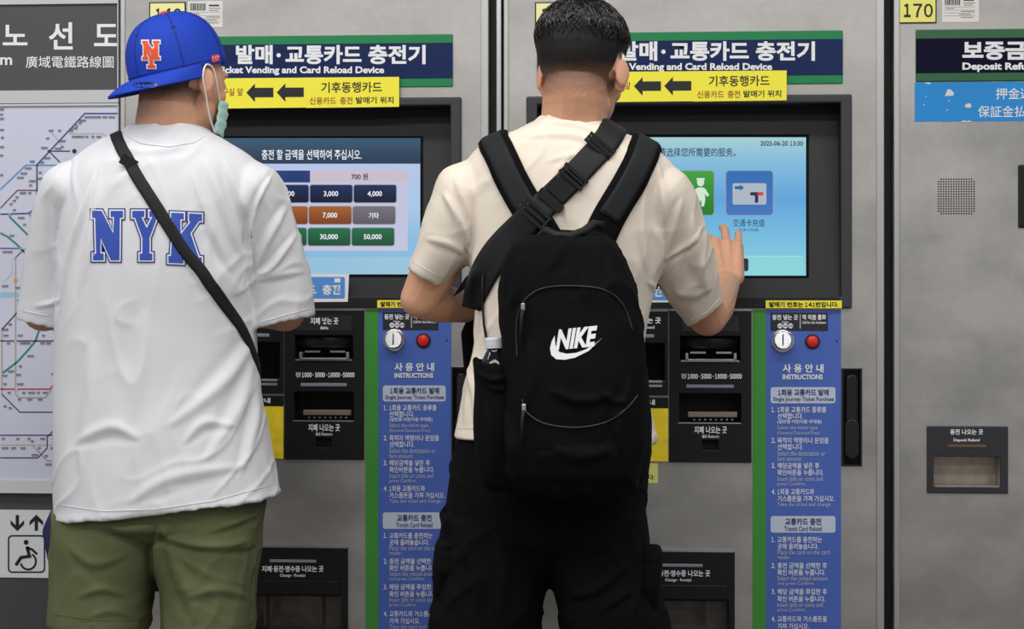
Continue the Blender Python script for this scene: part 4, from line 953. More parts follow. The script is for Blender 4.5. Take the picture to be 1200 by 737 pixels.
def legs_body(bm, hipc, knees, ankles, feet_dir):
    ell(bm, hipc, (V((1, 0, 0)), V((0, 1, 0)), V((0, 0, 1))), (.140, .09, .10))
    for k, a, s in zip(knees, ankles, (-1, 1)):
        h = hipc+V((s*.080, 0, -.04)); capsule(bm, h, .075, k, .050); capsule(bm, k, .050, k.lerp(a, .35)+V((0, -.012, 0)), .050); capsule(bm, k.lerp(a, .35)+V((0, -.012, 0)), .050, a, .033)
        capsule(bm, a, .036, a+feet_dir*.04-V((0, 0, .05)), .03); capsule(bm, a-V((0, 0, .05))-feet_dir*.02, .032, a+feet_dir*.14-V((0, 0, .062)), .024)
def shoe(parent, a, fd, m, name='shoe'):
    bm = bmesh.new(); side = V((fd.y, -fd.x, 0)); c = V((a.x, a.y, 0))
    R = []
    for t, wd, hh in ((-.075, .026, .06), (-.06, .036, .075), (-.01, .040, .085), (.05, .044, .065), (.11, .050, .05), (.16, .045, .042), (.19, .025, .03)):
        R.append((c+fd*t+V((0, 0, hh/2+.004)), side*wd, V((0, 0, hh/2)), 2.6))
    add_loft(bm, R, 24); o = link(name, remesh(bm, .005, 3), m, parent, True)
    bm = bmesh.new(); R = [(c+fd*t+V((0, 0, .011)), side*wd, V((0, 0, .011)), 4) for t, wd in ((-.085, .025), (-.06, .04), (0, .044), (.1, .054), (.17, .046), (.2, .025))]
    add_loft(bm, R, 24); link('sole', bm, mat('sole_white', (225, 225, 222), .6), o, True)
# ------------------------------------------------------------------ man in the blue cap
YL = -.55
man = thing('person', (P(190, 500, YL).x, YL, 0), 'person in a white tee and backwards blue cap, standing with forearms raised in front', 'person')
# body: one continuous surface
bm = bmesh.new(); hc = P(212, 96, YL); HA, HL = head(bm, hc, math.radians(35), math.radians(-6), sc=.93)
capsule(bm, HL(0, -.028, -.045), .056, P(196, 176, YL+.005), .070)
B = lambda x, y, Y=YL: P(x, y, Y)
add_loft(bm, [rp(165, 150, 232, 150, YL, .055), rp(134, 184, 258, 184, YL, .065), rp(98, 208, 290, 208, YL, .085), rp(92, 250, 290, 250, YL, .10), rp(86, 330, 290, 330, YL, .105), rp(92, 430, 285, 430, YL, .10), rp(84, 520, 292, 520, YL, .105), rp(84, 600, 292, 600, YL, .10)], 32)
sL, eL, wL = B(98, 228), B(50, 365, YL+.09), B(150, 352, YL+.27); sR, eR, wR = B(286, 228), B(334, 365, YL+.08), B(240, 345, YL+.27)
for s, e, w_ in ((sL, eL, wL), (sR, eR, wR)): capsule(bm, s, .046, e, .038); capsule(bm, e, .039, e.lerp(w_, .3), .040); capsule(bm, e.lerp(w_, .3), .040, w_, .027)
for w_, e, sd in ((wL, eL, 1), (wR, eR, -1)):
    f = (w_-e).normalized(); hand(bm, w_, (f+V((0, .2, .25))), V((-sd*.3, -.5, -.6)), V((0, .3, 1)), [(.5, .7, .4)]*4, (.3, .8, .3), .95)
kneeL, kneeR = V((P(118, 700, YL).x, YL+.02, .50)), V((P(250, 700, YL).x, YL+.02, .50)); ankL, ankR = V((P(112, 700, YL).x, YL, .09)), V((P(258, 700, YL).x, YL, .09))
legs_body(bm, P(188, 585, YL), (kneeL, kneeR), (ankL, ankR), V((0, 1, 0)))
body = link('body', remesh(bm, .0036, 3), M_SKIN, man, True)
for a in (ankL, ankR): shoe(man, a, V((0, 1, 0)), M_SHOE)
# eyes
for s in (-1, 1):
    bm = bmesh.new(); ell(bm, HL(s*.030, .0835, .004), HA, (.0105, .0075, .0045)); o = link('eye', bm, mat('eye_white', (230, 226, 220), .25), man, True)
    bm = bmesh.new(); ell(bm, HL(s*.030, .0900, .004), HA, (.0042, .0018, .0038), 12, 8); link('iris', bm, mat('iris', (30, 22, 18), .2), o, True)
# hair below the cap
b2 = hair_shell(body, (hc, HA, .93), lambda q: q.y < .012+q.z*.25 and q.z > -.072 and abs(q.x) < .074-.0*q.z and not (abs(q.x) > .06 and q.y > -.03), lambda q: -.0012+.0040*min(1, max(0, (q.z+.07)/.05)))
link('hair', b2, fadehair('hair_fade_cap', P(0, 126, YL).z, P(0, 100, YL).z, (40, 31, 27), (200, 150, 121)), man, True)
# T-shirt
bm = bmesh.new()
add_loft(bm, cup([rp(158, 148, 238, 148, YL, .066), rp(148, 155, 246, 155, YL, .075), rp(122, 167, 268, 167, YL, .092), rp(98, 182, 292, 182, YL, .105), rp(82, 205, 308, 205, YL, .122), rp(76, 240, 310, 240, YL, .135), rp(72, 300, 302, 300, YL, .14), rp(68, 384, 297, 384, YL, .135),
    rp(66, 450, 303, 450, YL, .135), rp(66, 540, 318, 530, YL, .145), rp(67, 608, 327.5, 580, YL, .15, 2.5)], .013, .10), 56)
add_loft(bm, cup([rp(112, 182, 130, 238, YL, .06), rp(66, 198, 115, 250, YL, .085), rp(49, 228, 105, 272, YL+.02, .085), rp(37, 275, 100, 300, YL+.035, .08), rp(28, 330, 98, 342, YL+.05, .076), rp(22, 374, 95, 388, YL+.06, .074)], .007, .06), 36)
add_loft(bm, cup([rp(262, 240, 278, 182, YL, .06), rp(275, 262, 321, 200, YL, .085), rp(283, 280, 339, 240, YL+.02, .085), rp(287, 308, 354, 288, YL+.035, .08), rp(288, 348, 363, 330, YL+.05, .076), rp(290, 388, 368.5, 370, YL+.06, .074)], .007, .06), 36)
me = remesh(bm, .004, 6)
FL = [([(112, 200), (100, 240), (82, 300), (70, 370)], 4, .006), ([(118, 195), (112, 240), (102, 300), (92, 350)], 5, .003), ([(60, 240), (66, 300), (68, 340)], 4, .003),
 ([(262, 185), (285, 240), (300, 300)], 7, .004), ([(240, 185), (262, 240), (282, 300)], 7, .0035), ([(225, 200), (250, 270), (272, 320)], 6, .003), ([(322, 200), (300, 240), (292, 300), (298, 350)], 3, .005), ([(340, 235), (315, 280), (300, 315)], 5, .004),
 ([(350, 270), (320, 312), (300, 322)], 4, .004), ([(300, 330), (330, 322), (360, 318)], 4, .002), ([(300, 390), (270, 440), (200, 500)], 9, .004), ([(300, 410), (285, 470), (240, 540)], 8, .004), ([(302, 430), (300, 490), (280, 560)], 6, .004),
 ([(110, 400), (105, 470), (95, 560)], 9, .003), ([(170, 360), (165, 430), (150, 500)], 12, .002), ([(85, 520), (130, 500), (165, 515)], 7, .003), ([(150, 590), (200, 560), (290, 545)], 8, .003), ([(215, 520), (240, 495), (275, 500)], 6, .003), ([(40, 360), (62, 355), (72, 350)], 3, .003), ([(130, 170), (170, 178), (220, 172)], 5, .0015)]
NS = [((9, 9, 3.5), .004, 3.3), ((22, 22, 9), .0016, 7.1), ((13, 13, 5), .0035, 2.2, .8), ((10, 10, 14), .003, 4.7, -.6)]
sculpt(me, FL, NS); bvL = bvh_of(me); tee = link('tshirt', me, M_FAB_W, man, True)
# collar rib, hem stitching
bm = bmesh.new(); pts = []
c, u, v, p = rp(157, 150, 240, 150, YL, .067)
for i in range(49):
    a = 2*math.pi*i/48; pts.append(c+u*math.cos(a)*1.02+v*math.sin(a)*1.02+V((0, 0, -.010+.004*math.sin(a)-.0*a)))
tube(bm, pts, .0095, 10); link('collar', bm, M_FAB_W, tee, True)
def hemline(path, bv, parent, m, r=.0008):
    pts = []
    for k in range(len(path)-1):
        n = max(2, int(math.hypot(path[k+1][0]-path[k][0], path[k+1][1]-path[k][1])/3))
        for i in range(n):
            t = i/n; h = cast(bv, path[k][0]+(path[k+1][0]-path[k][0])*t, path[k][1]+(path[k+1][1]-path[k][1])*t, .0004)
            if h is not None and (not pts or (h-pts[-1]).length < .03): pts.append(h)
    if len(pts) > 3: bm = bmesh.new(); tube(bm, pts, r, 5); link('hem_stitch', bm, m, parent, True)
hemline([(72, 592), (120, 599), (180, 597), (250, 587), (318, 568)], bvL, tee, M_FAB_W); hemline([(26, 364), (60, 371)], bvL, tee, M_FAB_W); hemline([(304, 378), (364, 361)], bvL, tee, M_FAB_W)
# NYK print: slab letters with a white inline and a dark outline
def slab(kind):
    if kind == 'N': return [(0, 0), (13, 0), (24, 24), (24, 11), (20, 11), (20, 0), (38, 0), (38, 12), (34.5, 12), (34, 62), (21, 62), (11.5, 38), (12, 50), (16, 50), (16, 62), (0, 62), (0, 50), (3.5, 50), (2.5, 12), (-1, 12), (-1, 0)][0:21]
    if kind == 'Y': return [(0, 0), (19, 0), (19, 11), (16.5, 11), (20, 18), (23.5, 11), (21, 11), (21, 0), (38, 0), (38, 11), (34.5, 11), (25.5, 34), (25.5, 50), (29, 50), (29, 62), (9, 62), (9, 50), (12.5, 50), (12.5, 34), (4, 12), (0, 12)]
    return [(0, 0), (18, 0), (18, 11), (14, 11), (14, 22), (21, 12), (20, 11), (20, 0), (38, 0), (38, 12), (34, 12), (25.5, 25), (34, 50), (38, 50), (38, 62), (23, 62), (18, 44), (14, 38), (13.5, 50), (17.5, 50), (17.5, 62), (-3, 62), (-3, 50), (0, 50), (2, 12), (0, 12)]
def inset(pts, d):
    n = len(pts); A = sum(pts[i][0]*pts[(i+1) % n][1]-pts[(i+1) % n][0]*pts[i][1] for i in range(n)); s = 1 if A > 0 else -1; out = []
    for i in range(n):
        p0, p1, p2 = V(pts[i-1]), V(pts[i]), V(pts[(i+1) % n]); e1 = (p1-p0).normalized(); e2 = (p2-p1).normalized()
        n1 = V((-e1.y, e1.x))*s; n2 = V((-e2.y, e2.x))*s; b = n1+n2; b = b/max(.25, b.length_squared)*2 if b.length > .1 else n1
        b = b if b.length < 2.2 else b.normalized()*2.2; out.append((p1.x+b.x*d, p1.y+b.y*d))
    return out
for ch, x0, y0, wd, ht, rise in (('N', 107, 245, 39/38, 62/62, 0), ('Y', 153, 245, 36/38, 62/62, 0), ('K', 198.5, 247, 40/38, 63/62, 1)):
    base = [(x0+x*wd, y0+y*ht+(x*.05 if ch == 'K' else 0)) for x, y in slab(ch)]
    for lvl, (d, off, m) in enumerate(((-1.0, .0012, mat('print_dark_blue', (38, 52, 124), .6)), (.5, .0017, mat('print_white', (228, 230, 238), .6)), (2.0, .0022, mat('print_blue', (44, 76, 172), .6)))):
        bm = bmesh.new(); dpoly(bm, inset(base, d)); link('printed_letter', decal(bm, bvL, off, 4.5), m, tee, True)
# shorts
bm = bmesh.new(); YS = YL
add_loft(bm, [rp(78, 545, 300, 540, YS, .115), rp(68, 590, 309, 585, YS, .13), rp(65, 615, 307, 612, YS, .122), rp(80, 632, 292, 632, YS, .08)], 48)
add_loft(bm, cup([rp(66, 596, 192, 612, YS, .11), rp(64, 630, 194, 630, YS, .118), rp(63, 660, 187, 660, YS, .113), rp(62, 690, 178, 690, YS, .11), rp(60, 728, 172, 737, YS, .108)], .009, .07), 40)
add_loft(bm, cup([rp(178, 612, 307, 596, YS, .11), rp(180, 630, 305, 630, YS, .118), rp(184, 660, 302, 660, YS, .113), rp(190, 690, 299, 690, YS, .11), rp(193, 742, 297, 742, YS, .108)], .009, .07), 40)
me = remesh(bm, .0045, 3)
sculpt(me, [([(185, 608), (200, 630), (250, 640), (300, 630)], 5, .005), ([(187, 615), (150, 618), (100, 612)], 5, .004), ([(186, 615), (184, 650), (181, 690)], 4, .006), ([(195, 640), (215, 680), (230, 730)], 8, .004), ([(240, 625), (275, 612), (305, 600)], 4, .004), ([(260, 645), (285, 640), (302, 636)], 4, .003), ([(90, 700), (120, 690), (150, 700)], 5, .003), ([(80, 640), (110, 660), (150, 650)], 6, .0025), ([(220, 700), (255, 690), (290, 700)], 6, .003), ([(100, 725), (130, 715), (160, 725)], 5, .002)],
    [((12, 12, 10), .004, 1.3), ((30, 30, 22), .0012, 5.1), ((12, 12, 16), .004, 8.2, .7), ((14, 14, 12), .0035, 5.7, -.9)])
bvS = bvh_of(me); sh = link('shorts', me, M_SHORTS, man, True)
hemline([(64, 720), (120, 727), (168, 727)], bvS, sh, M_SHORTS); hemline([(300, 600), (299, 650), (294, 735)], bvS, sh, M_SHORTS, .0014)
# cap, worn backwards
CAPROLL = 8
tiltm = Matrix.Rotation(math.radians(14), 3, HA[0]); cx_, cf, cu = tiltm@HA[0], tiltm@HA[1], tiltm@HA[2]
rollm = Matrix.Rotation(math.radians(CAPROLL), 3, V(RT).cross(UP)); cx_, cf, cu = rollm@cx_, rollm@cf, rollm@cu
cc = P(209.5, 86, YL)+cu*.0; RX, RF, RH = .0855, .099, .114
def domep(a, t):       # a around, t 0 rim..1 top
    e = 2.6; r = (1-t**e)**(1/e) if t < 1 else 0; k = 1+.012*t*(1-t)
    return cc+cx_*RX*r*math.cos(a)+cf*RF*r*math.sin(a)*k+cu*RH*t
bm = bmesh.new(); NA, NT = 72, 28; g = []
for j in range(NT+1):
    t = math.sin(math.pi/2*j/NT); row = []
    for i in range(NA):
        a = 2*math.pi*i/NA; seam = .0007*math.exp(-(((a*3/math.pi+.5+.5) % 1-.5)/.05)**2)   # six panels
        p = domep(a, min(t, .9995)); row.append(bm.verts.new(p+(p-cc).normalized()*(-seam*(1 if t < .97 else 0))))
    g.append(row)
for j in range(NT):
    for i in range(NA): bm.faces.new((g[j][i], g[j][(i+1) % NA], g[j+1][(i+1) % NA], g[j+1][i]))
bm.faces.new(g[-1]); M_CAP = mat('cap_blue', (26, 62, 176), .75, bump=.25, bump_s=1300, spec=.25); M_CAPD = mat('cap_thread', (18, 40, 130), .7)
bvC = BVHTree.FromBMesh(bm); cap = link('baseball_cap', bm, M_CAP, man, True)
m_ = cap.modifiers.new('s', 'SOLIDIFY'); m_.thickness = .003; m_.offset = -1
for k in range(6):
    a = math.pi/6+k*math.pi/3; pts = [domep(a, math.sin(math.pi/2*j/24))+(domep(a, math.sin(math.pi/2*j/24))-cc).normalized()*.0002 for j in range(24)]
    bm = bmesh.new(); tube(bm, pts, .0011, 6); link('seam', bm, M_CAPD, cap, True)
    a2 = k*math.pi/3+math.pi/3*.5+math.pi/6; p = domep(a2-math.pi/6*1.0+math.pi/6*0, .74); nrm = (p-cc).normalized()
    bm = bmesh.new(); lathe(bm, p-nrm*.0005, nrm, [(.0042, 0), (.0042, .0012), (.0030, .0018), (.0014, .0014), (.0012, .0002)], 14); link('eyelet', bm, M_CAPD, cap, True)
bm = bmesh.new(); ell(bm, cc+cu*(RH+.001), (cx_, cf, cu), (.0085, .0085, .0045), 18, 10); link('cap_button', bm, mat('cap_orange', (214, 74, 40), .7), cap, True)
bm = bmesh.new()
for j, (zz, k) in enumerate(((.0, 1.006), (.012, 1.006))): pass
pts = [domep(2*math.pi*i/60, .085)+(domep(2*math.pi*i/60, .085)-cc).normalized()*.0006 for i in range(61)]; tube(bm, pts, .0008, 5); link('seam', bm, M_CAPD, cap, True)
# brim: flat bill towards the camera, at the back of the head
bm = bmesh.new(); BDROP = .14; NB, NR = 40, 10; top = []; bot = []
for i in range(NB+1):
    s = -1+2*i/NB; a = -math.pi/2+s*math.radians(80)       # along the rim, centred on the back
    rim = cc+cx_*RX*1.005*math.cos(a)+cf*RF*1.005*math.sin(a)+cu*.004; ln = .062*(1-abs(s)**2.6)**.8
    out_ = (-cf*1.0+cx_*(.06*s)).normalized(); rt_, rb_ = [], []
    for j in range(NR+1):
        t = j/NR; q = rim+out_*ln*t-cu*(.012*t*t+BDROP*ln*t)+cu*(-.010*s*s*t); rt_.append(bm.verts.new(q+cu*.0018)); rb_.append(bm.verts.new(q-cu*.0018))
    top.append(rt_); bot.append(rb_)
for i in range(NB):
    for j in range(NR): bm.faces.new((top[i][j], top[i+1][j], top[i+1][j+1], top[i][j+1])); bm.faces.new((bot[i][j], bot[i][j+1], bot[i+1][j+1], bot[i+1][j]))
    bm.faces.new((top[i][NR], top[i+1][NR], bot[i+1][NR], bot[i][NR])); bm.faces.new((top[i][0], bot[i][0], bot[i+1][0], top[i+1][0]))
bmesh.ops.remove_doubles(bm, verts=bm.verts[:], dist=1e-6); bmesh.ops.recalc_face_normals(bm, faces=bm.faces[:])
bvB = BVHTree.FromBMesh(bm); link('cap_brim', bm, M_CAP, cap, True)
bm = bmesh.new(); dpoly(bm, [(170+14.5*math.cos(a*math.pi/12), 99.5+3.6*math.sin(a*math.pi/12)) for a in range(24)]); link('brim_sticker', decal(bm, bvB, .0006, 5), mat('foil_dark', (22, 26, 24), .25), cap, True)
# interlocking N Y monogram on the front panels
def mono(d):
    N = [(0, 0), (7.2, 0), (7.2, 3.4), (13.8, 12.5), (13.8, 3.4), (12.4, 3.4), (12.4, 0), (20.4, 0), (20.4, 3.4), (18.4, 3.4), (18.4, 19), (20.4, 19), (20.4, 22.8), (12.6, 22.8), (12.6, 19.5), (5.2, 8.6), (5.2, 19), (7, 19), (7, 22.8), (0, 22.8), (0, 19), (1.6, 19), (1.6, 3.4), (0, 3.4)]
    Y = [(1.8, 8.6), (8, 8.6), (8, 11.4), (7, 11.4), (10.2, 17.2), (13.4, 11.4), (12.4, 11.4), (12.4, 8.6), (18.6, 8.6), (18.6, 11.4), (17.2, 11.4), (12.6, 20.4), (12.6, 28.8), (15, 28.8), (15, 32.6), (5.6, 32.6), (5.6, 28.8), (8, 28.8), (8, 20.4), (3.4, 11.4), (1.8, 11.4)]
    return [inset([(166.3+x*1.02+y*.02, 47.6+y*.99) for x, y in q], d) for q in (N, Y)]
for d, off, m in ((-1.15, .0014, mat('thread_white', (232, 226, 222), .7)), (.1, .0022, mat('thread_orange', (216, 78, 40), .7))):
    for q in mono(d): bm = bmesh.new(); dpoly(bm, q); link('monogram', decal(bm, bvC, off, 4), m, cap, True); off += .0002
bm = bmesh.new(); dpoly(bm, [(247.5, 64.5), (256.5, 63.5), (258, 70.5), (251, 73.5), (249, 72.8)]); link('side_emblem', decal(bm, bvC, .0014, 4), mat('thread_red', (216, 44, 40), .7), cap, True)
bm = bmesh.new(); stroke(bm, [(249, 71.5), (249.3, 66), (252.3, 70), (252.6, 66), (254, 69.5), (256.2, 68.6), (256, 65.5), (253, 66)], .7, lambda x, y: V((x, 0, -y))); link('side_emblem', decal(bm, bvC, .002, 4), mat('thread_cream', (238, 214, 180), .7), cap, True)
# face mask
bm = bmesh.new(); g = []
for i in range(25):
    a = math.radians(-78+156*i/24); row = []
    for j in range(13):
        t = j/12; zz = -.020-.088*t; k = 1.0+.05*math.sin(math.pi*t); fold = .0016*math.sin(t*math.pi*7)
        row.append(bm.verts.new(HL((.064+fold)*math.sin(a)*k*(1-.12*t), .034+(.078+fold)*math.cos(a)*k*(1-.06*t), zz-.012*abs(math.sin(a))*(1-t)+.01*abs(math.sin(a))*t)))
    g.append(row)
for i in range(24):
    for j in range(12): bm.faces.new((g[i][j], g[i+1][j], g[i+1][j+1], g[i][j+1]))
mk_ = link('face_mask', bm, mat('mask_mint', (176, 214, 206), .8, spec=.2), man, True); m_ = mk_.modifiers.new('s', 'SOLIDIFY'); m_.thickness = .0016
for s in (-1, 1):
    e = g_ = None; i_ = 24 if s > 0 else 0; a = math.radians(78*s)
    pt = lambda j: HL(.066*math.sin(a)*1.0*(1-.12*j/12), .034+.079*math.cos(a), -.020-.088*j/12-.012*(1-j/12)+.01*j/12)
    pts = [pt(0), HL(s*.078, .028, -.008), HL(s*.084, .010, .022), HL(s*.088, -.010, .028), HL(s*.092, -.022, .016), HL(s*.090, -.020, -.006), HL(s*.082, -.002, -.035), HL(s*.072, .02, -.07), pt(12)]
    sm = []
    for k in range(len(pts)-1):
        p0, p1, p2, p3 = pts[max(k-1, 0)], pts[k], pts[k+1], pts[min(k+2, len(pts)-1)]
        for q in range(6):
            t = q/6; sm.append(.5*((2*p1)+(p2-p0)*t+(2*p0-5*p1+4*p2-p3)*t*t+(3*p1-p0-3*p2+p3)*t**3))
    sm.append(pts[-1]); bm = bmesh.new(); tube(bm, sm, .0016, 8); link('ear_loop', bm, mat('loop_white', (240, 236, 232), .7), mk_, True)

# ------------------------------------------------------------------ crossbody bag of the man in the cap
bag = thing('crossbody_bag', (P(150, 650, YL).x, YL+.2, P(150, 680, YL).z), 'navy bag hanging before the man in white on a black strap across his back', 'bag')
x0 = P(139, 158, YL).x; pts = [frontpt(bvL, P(255, 470, YL).x, P(255, 470, YL).z), frontpt(bvL, x0+.09, P(0, 330, YL).z), frontpt(bvL, x0+.01, P(0, 205, YL).z), toppt(bvL, x0-.004, YL+.03), toppt(bvL, x0, YL-.02)]
pts += campts(bvL, [(146, 178), (158, 203), (185, 245), (212, 287), (262, 356), (286, 390), (298, 418)])
q = pts[-1]; pts += [q+V((.012, .05, -.03)), q+V((.006, .10, -.05)), V((P(260, 500, YL).x, YL+.15, P(285, 500, YL).z)), V((P(190, 560, YL).x, YL+.17, P(190, 560, YL).z))]
link('bag_strap', band(bvL, pts, .0225, .0012, .003), M_WEB, bag, True)
def slider(parent, bv, px, py, ang, w_, h_, name='strap_slider', off=.004, th=.005, m=None, frame_=True):
    """rectangular ladder buckle lying on the band"""
    c = cast(bv, px, py, off); d0 = ray(px, py).normalized(); k = (c-CAM).dot(FWD)/F; ca, sa = math.cos(ang), math.sin(ang)
    u = (RT*ca-UP*sa); v = (RT*sa+UP*ca); n = -FWD; bm = bmesh.new()
    def bx(a0, a1, b0, b1, z0, z1):
        t = bmesh.new(); bmesh.ops.create_cube(t, size=1)
        for q in t.verts: q.co = c+u*k*(a0+(q.co.x+.5)*(a1-a0))+v*k*(b0+(q.co.y+.5)*(b1-b0))+n*(z0+(q.co.z+.5)*(z1-z0))
        bmesh.ops.bevel(t, geom=t.edges[:], offset=.0012, segments=2, profile=.5, affect='EDGES'); merge(bm, t)
    if frame_:
        for b in (-h_/2, h_/2-2.4): bx(-w_/2, w_/2, b, b+2.4, -.001, th)
        for a in (-w_/2, w_/2-2): bx(a, a+2, -h_/2, h_/2, -.001, th-.0005)
        bx(-w_/2, w_/2, -1.2, 1.2, 0, th+.001)
    else: bx(-w_/2, w_/2, -h_/2, h_/2, -.001, th)
    return link(name, bm, m or M_BUCK, parent)
slider(bag, bvL, 151, 190, math.radians(30), 18, 11, off=.0055, frame_=False)
hemline([(150, 160), (165, 168), (197, 172), (228, 167), (243, 158)], bvL, tee, M_FAB_W, .0013)
bm = bmesh.new(); add_loft(bm, [rp(75, 560, 190, 560, YL+.19, .03), rp(62, 590, 200, 590, YL+.19, .042), rp(50, 622, 205, 622, YL+.19, .045), rp(57, 655, 203, 665, YL+.19, .045), rp(72, 680, 196, 694, YL+.19, .035)], 40)
me = remesh(bm, .006, 3); sculpt(me, (), [((14, 14, 10), .008, 2.2)]); link('pouch', me, mat('bag_navy', (28, 32, 82), .8, bump=.2, bump_s=400), bag, True)
# ------------------------------------------------------------------ man with the backpack
YR = -.55
man2 = thing('person', (P(655, 600, YR).x, YR, 0), 'person in a beige tee and black trousers, reaching up to tap the touchscreen', 'person')
bm = bmesh.new(); hc = P(682, 86, YR); HA, HL = head(bm, hc, math.radians(17), math.radians(-12), sc=.97)
capsule(bm, HL(0, -.03, -.05), .058, P(672, 160, YR), .064)
add_loft(bm, [rp(636, 140, 706, 140, YR, .055), rp(608, 172, 732, 172, YR, .065), rp(572, 206, 768, 206, YR, .085), rp(562, 250, 772, 250, YR, .10), rp(562, 330, 758, 330, YR, .10), rp(566, 430, 748, 430, YR, .10), rp(562, 520, 742, 520, YR, .095), rp(566, 556, 738, 556, YR, .09)], 32)
sL, eL, wL = P(572, 222, YR), P(492, 350, YR+.02), P(553, 362, YR+.20)
capsule(bm, sL, .047, P(512, 310, YR+.01), .045); capsule(bm, P(512, 310, YR+.01), .045, eL, .037); capsule(bm, eL, .037, eL.lerp(wL, .3), .040); capsule(bm, eL.lerp(wL, .3), .040, wL, .027)
hand(bm, wL, V((.75, .5, .12)), V((-.2, -.55, .6)), V((0, .4, .9)), [(.55, .7, .4)]*4, (.3, .8, .4), .98)
sR, eR = P(765, 224, YR), P(829, 371, -.36); wR = P(852, 332, -.090)
capsule(bm, sR, .047, P(801, 308, -.475), .043); capsule(bm, P(801, 308, -.475), .043, eR, .038); capsule(bm, eR, .038, eR.lerp(wR, .3), .041); capsule(bm, eR.lerp(wR, .3), .041, wR, .027)
fd = V((-.13, .42, .90)); bk = V((.10, -.88, .46))
hand(bm, wR, fd, bk, V((-1, 0, 0)), [(.10, .35, .2), (.9, .7, .4), (.35, .5, .3), (.30, .5, .3)], (.5, .9, .5), 1.06, .22)
kneeL, kneeR = V((P(572, 700, YR).x, YR+.03, .50)), V((P(728, 700, YR).x, YR+.03, .50)); ankL, ankR = V((P(560, 700, YR).x, YR, .09)), V((P(745, 700, YR).x, YR, .09))
legs_body(bm, P(652, 575, YR), (kneeL, kneeR), (ankL, ankR), V((0, 1, 0)))
body = link('body', remesh(bm, .0028, 3), M_SKIN2, man2, True)
for a in (ankL, ankR): shoe(man2, a, V((0, 1, 0)), M_SHOE2)
for s in (-1, 1):
    bm = bmesh.new(); ell(bm, HL(s*.030, .0835, .004), HA, (.0105, .0075, .0045)); o = link('eye', bm, mat('eye_white', (230, 226, 220), .25), man2, True)
    bm = bmesh.new(); ell(bm, HL(s*.030, .0900, .004), HA, (.0042, .0018, .0038), 12, 8); link('iris', bm, mat('iris', (30, 22, 18), .2), o, True)
# hair: cropped sides fading to the neck, longer locks on top
lc = lambda co: V(((co-hc).dot(HA[0]), (co-hc).dot(HA[1]), (co-hc).dot(HA[2])))/.97
b2 = hair_shell(body, (hc, HA, .97), lambda q: q.z > -.125 and (q.y < .015 or q.z > .06+max(0, q.y-.05)*.1) and (abs(q.x) < .062 or q.y < -.028 or q.z > .03) and q.y < .088, lambda q: -.0008+.0050*min(1, max(0, (q.z+.10)/.10))+.013*(lambda t: t*t*(3-2*t))(min(1, max(0, (q.z-.0)/.10))))
hb = BVHTree.FromBMesh(b2); hair = link('hair', b2, fadehair('hair_fade_crop', P(0, 122, YR).z, P(0, 82, YR).z, (20, 17, 17), (210, 157, 127)), man2, True)
bm = bmesh.new(); rnd = random.Random(21); crown = V((.012, -.035, .14))
for k in range(2200):
    az = rnd.uniform(0, 2*math.pi); rr_ = rnd.random()**.6*1.18
    st = V((crown.x+math.cos(az)*rr_*.02, crown.y+math.sin(az)*rr_*.02, .2)); dr = V((math.cos(az), math.sin(az), 0)); start = rr_*.085; L_ = rnd.uniform(.03, .055)
    pts = []; lift = rnd.uniform(.0015, .006); sway = rnd.uniform(-.5, .5)
    for q in range(6):
        t = q/5; s_ = start+L_*t; dd = V((dr.x*math.cos(sway*t)-dr.y*math.sin(sway*t), dr.x*math.sin(sway*t)+dr.y*math.cos(sway*t), 0))
        ang = s_/.088; loc = V((crown.x*(1-min(1, ang))+dd.x*math.sin(min(ang, 2.0))*.12, crown.y*.6+dd.y*math.sin(min(ang, 2.0))*.12, .045+math.cos(min(ang, 2.0))*.12))
        tgt = HL(0, -.01, .045); src = HL(*loc); d = (tgt-src).normalized(); src = src-d*.1; h = hb.ray_cast(src, d)[0]
        if h is None: break
        if lc(h).z < .030+rnd.uniform(-.006, .012): break
        pts.append(h-d*(lift*math.sin(math.pi*min(1, t*.9+.1))+.0006))
    if len(pts) < 4: continue
    tube(bm, pts, rnd.uniform(.0009, .0024), 4, lambda t: max(.12, 1-t*.95))
o = link('hair_locks', bm, M_HAIR, man2, True); o['kind'] = 'stuff'
# T-shirt
bm = bmesh.new()
add_loft(bm, cup([rp(632, 136, 706, 142, YR, .066), rp(620, 146, 722, 152, YR, .076), rp(590, 160, 745, 163, YR, .094), rp(560, 176, 770, 178, YR, .108), rp(545, 200, 790, 200, YR, .122), rp(543, 240, 790, 240, YR, .13), rp(548, 300, 780, 300, YR, .13), rp(556, 345, 766, 345, YR, .125),
    rp(556, 400, 756, 400, YR, .12), rp(547, 445, 756, 445, YR, .125), rp(533, 511, 768, 519, YR, .14, 2.5)], .012, .09), 56)
add_loft(bm, cup([rp(562, 186, 594, 242, YR, .06), rp(522, 199, 580, 255, YR, .085), rp(507, 232, 568, 282, YR, .083), rp(495, 270, 553, 305, YR+.005, .076), rp(488, 295, 536, 320, YR+.01, .07), rp(481, 314, 519, 335, YR+.015, .066)], .007, .05), 36)
add_loft(bm, cup([rp(742, 242, 758, 186, YR, .06), rp(750, 262, 803, 206, YR, .085), rp(757, 292, 822, 255, YR+.03, .083), rp(766, 325, 836, 296, YR+.07, .080), rp(783, 352, 844, 328, YR+.11, .076), rp(806, 385, 849, 355, YR+.15, .072)], .007, .05), 36)
me = remesh(bm, .004, 5)
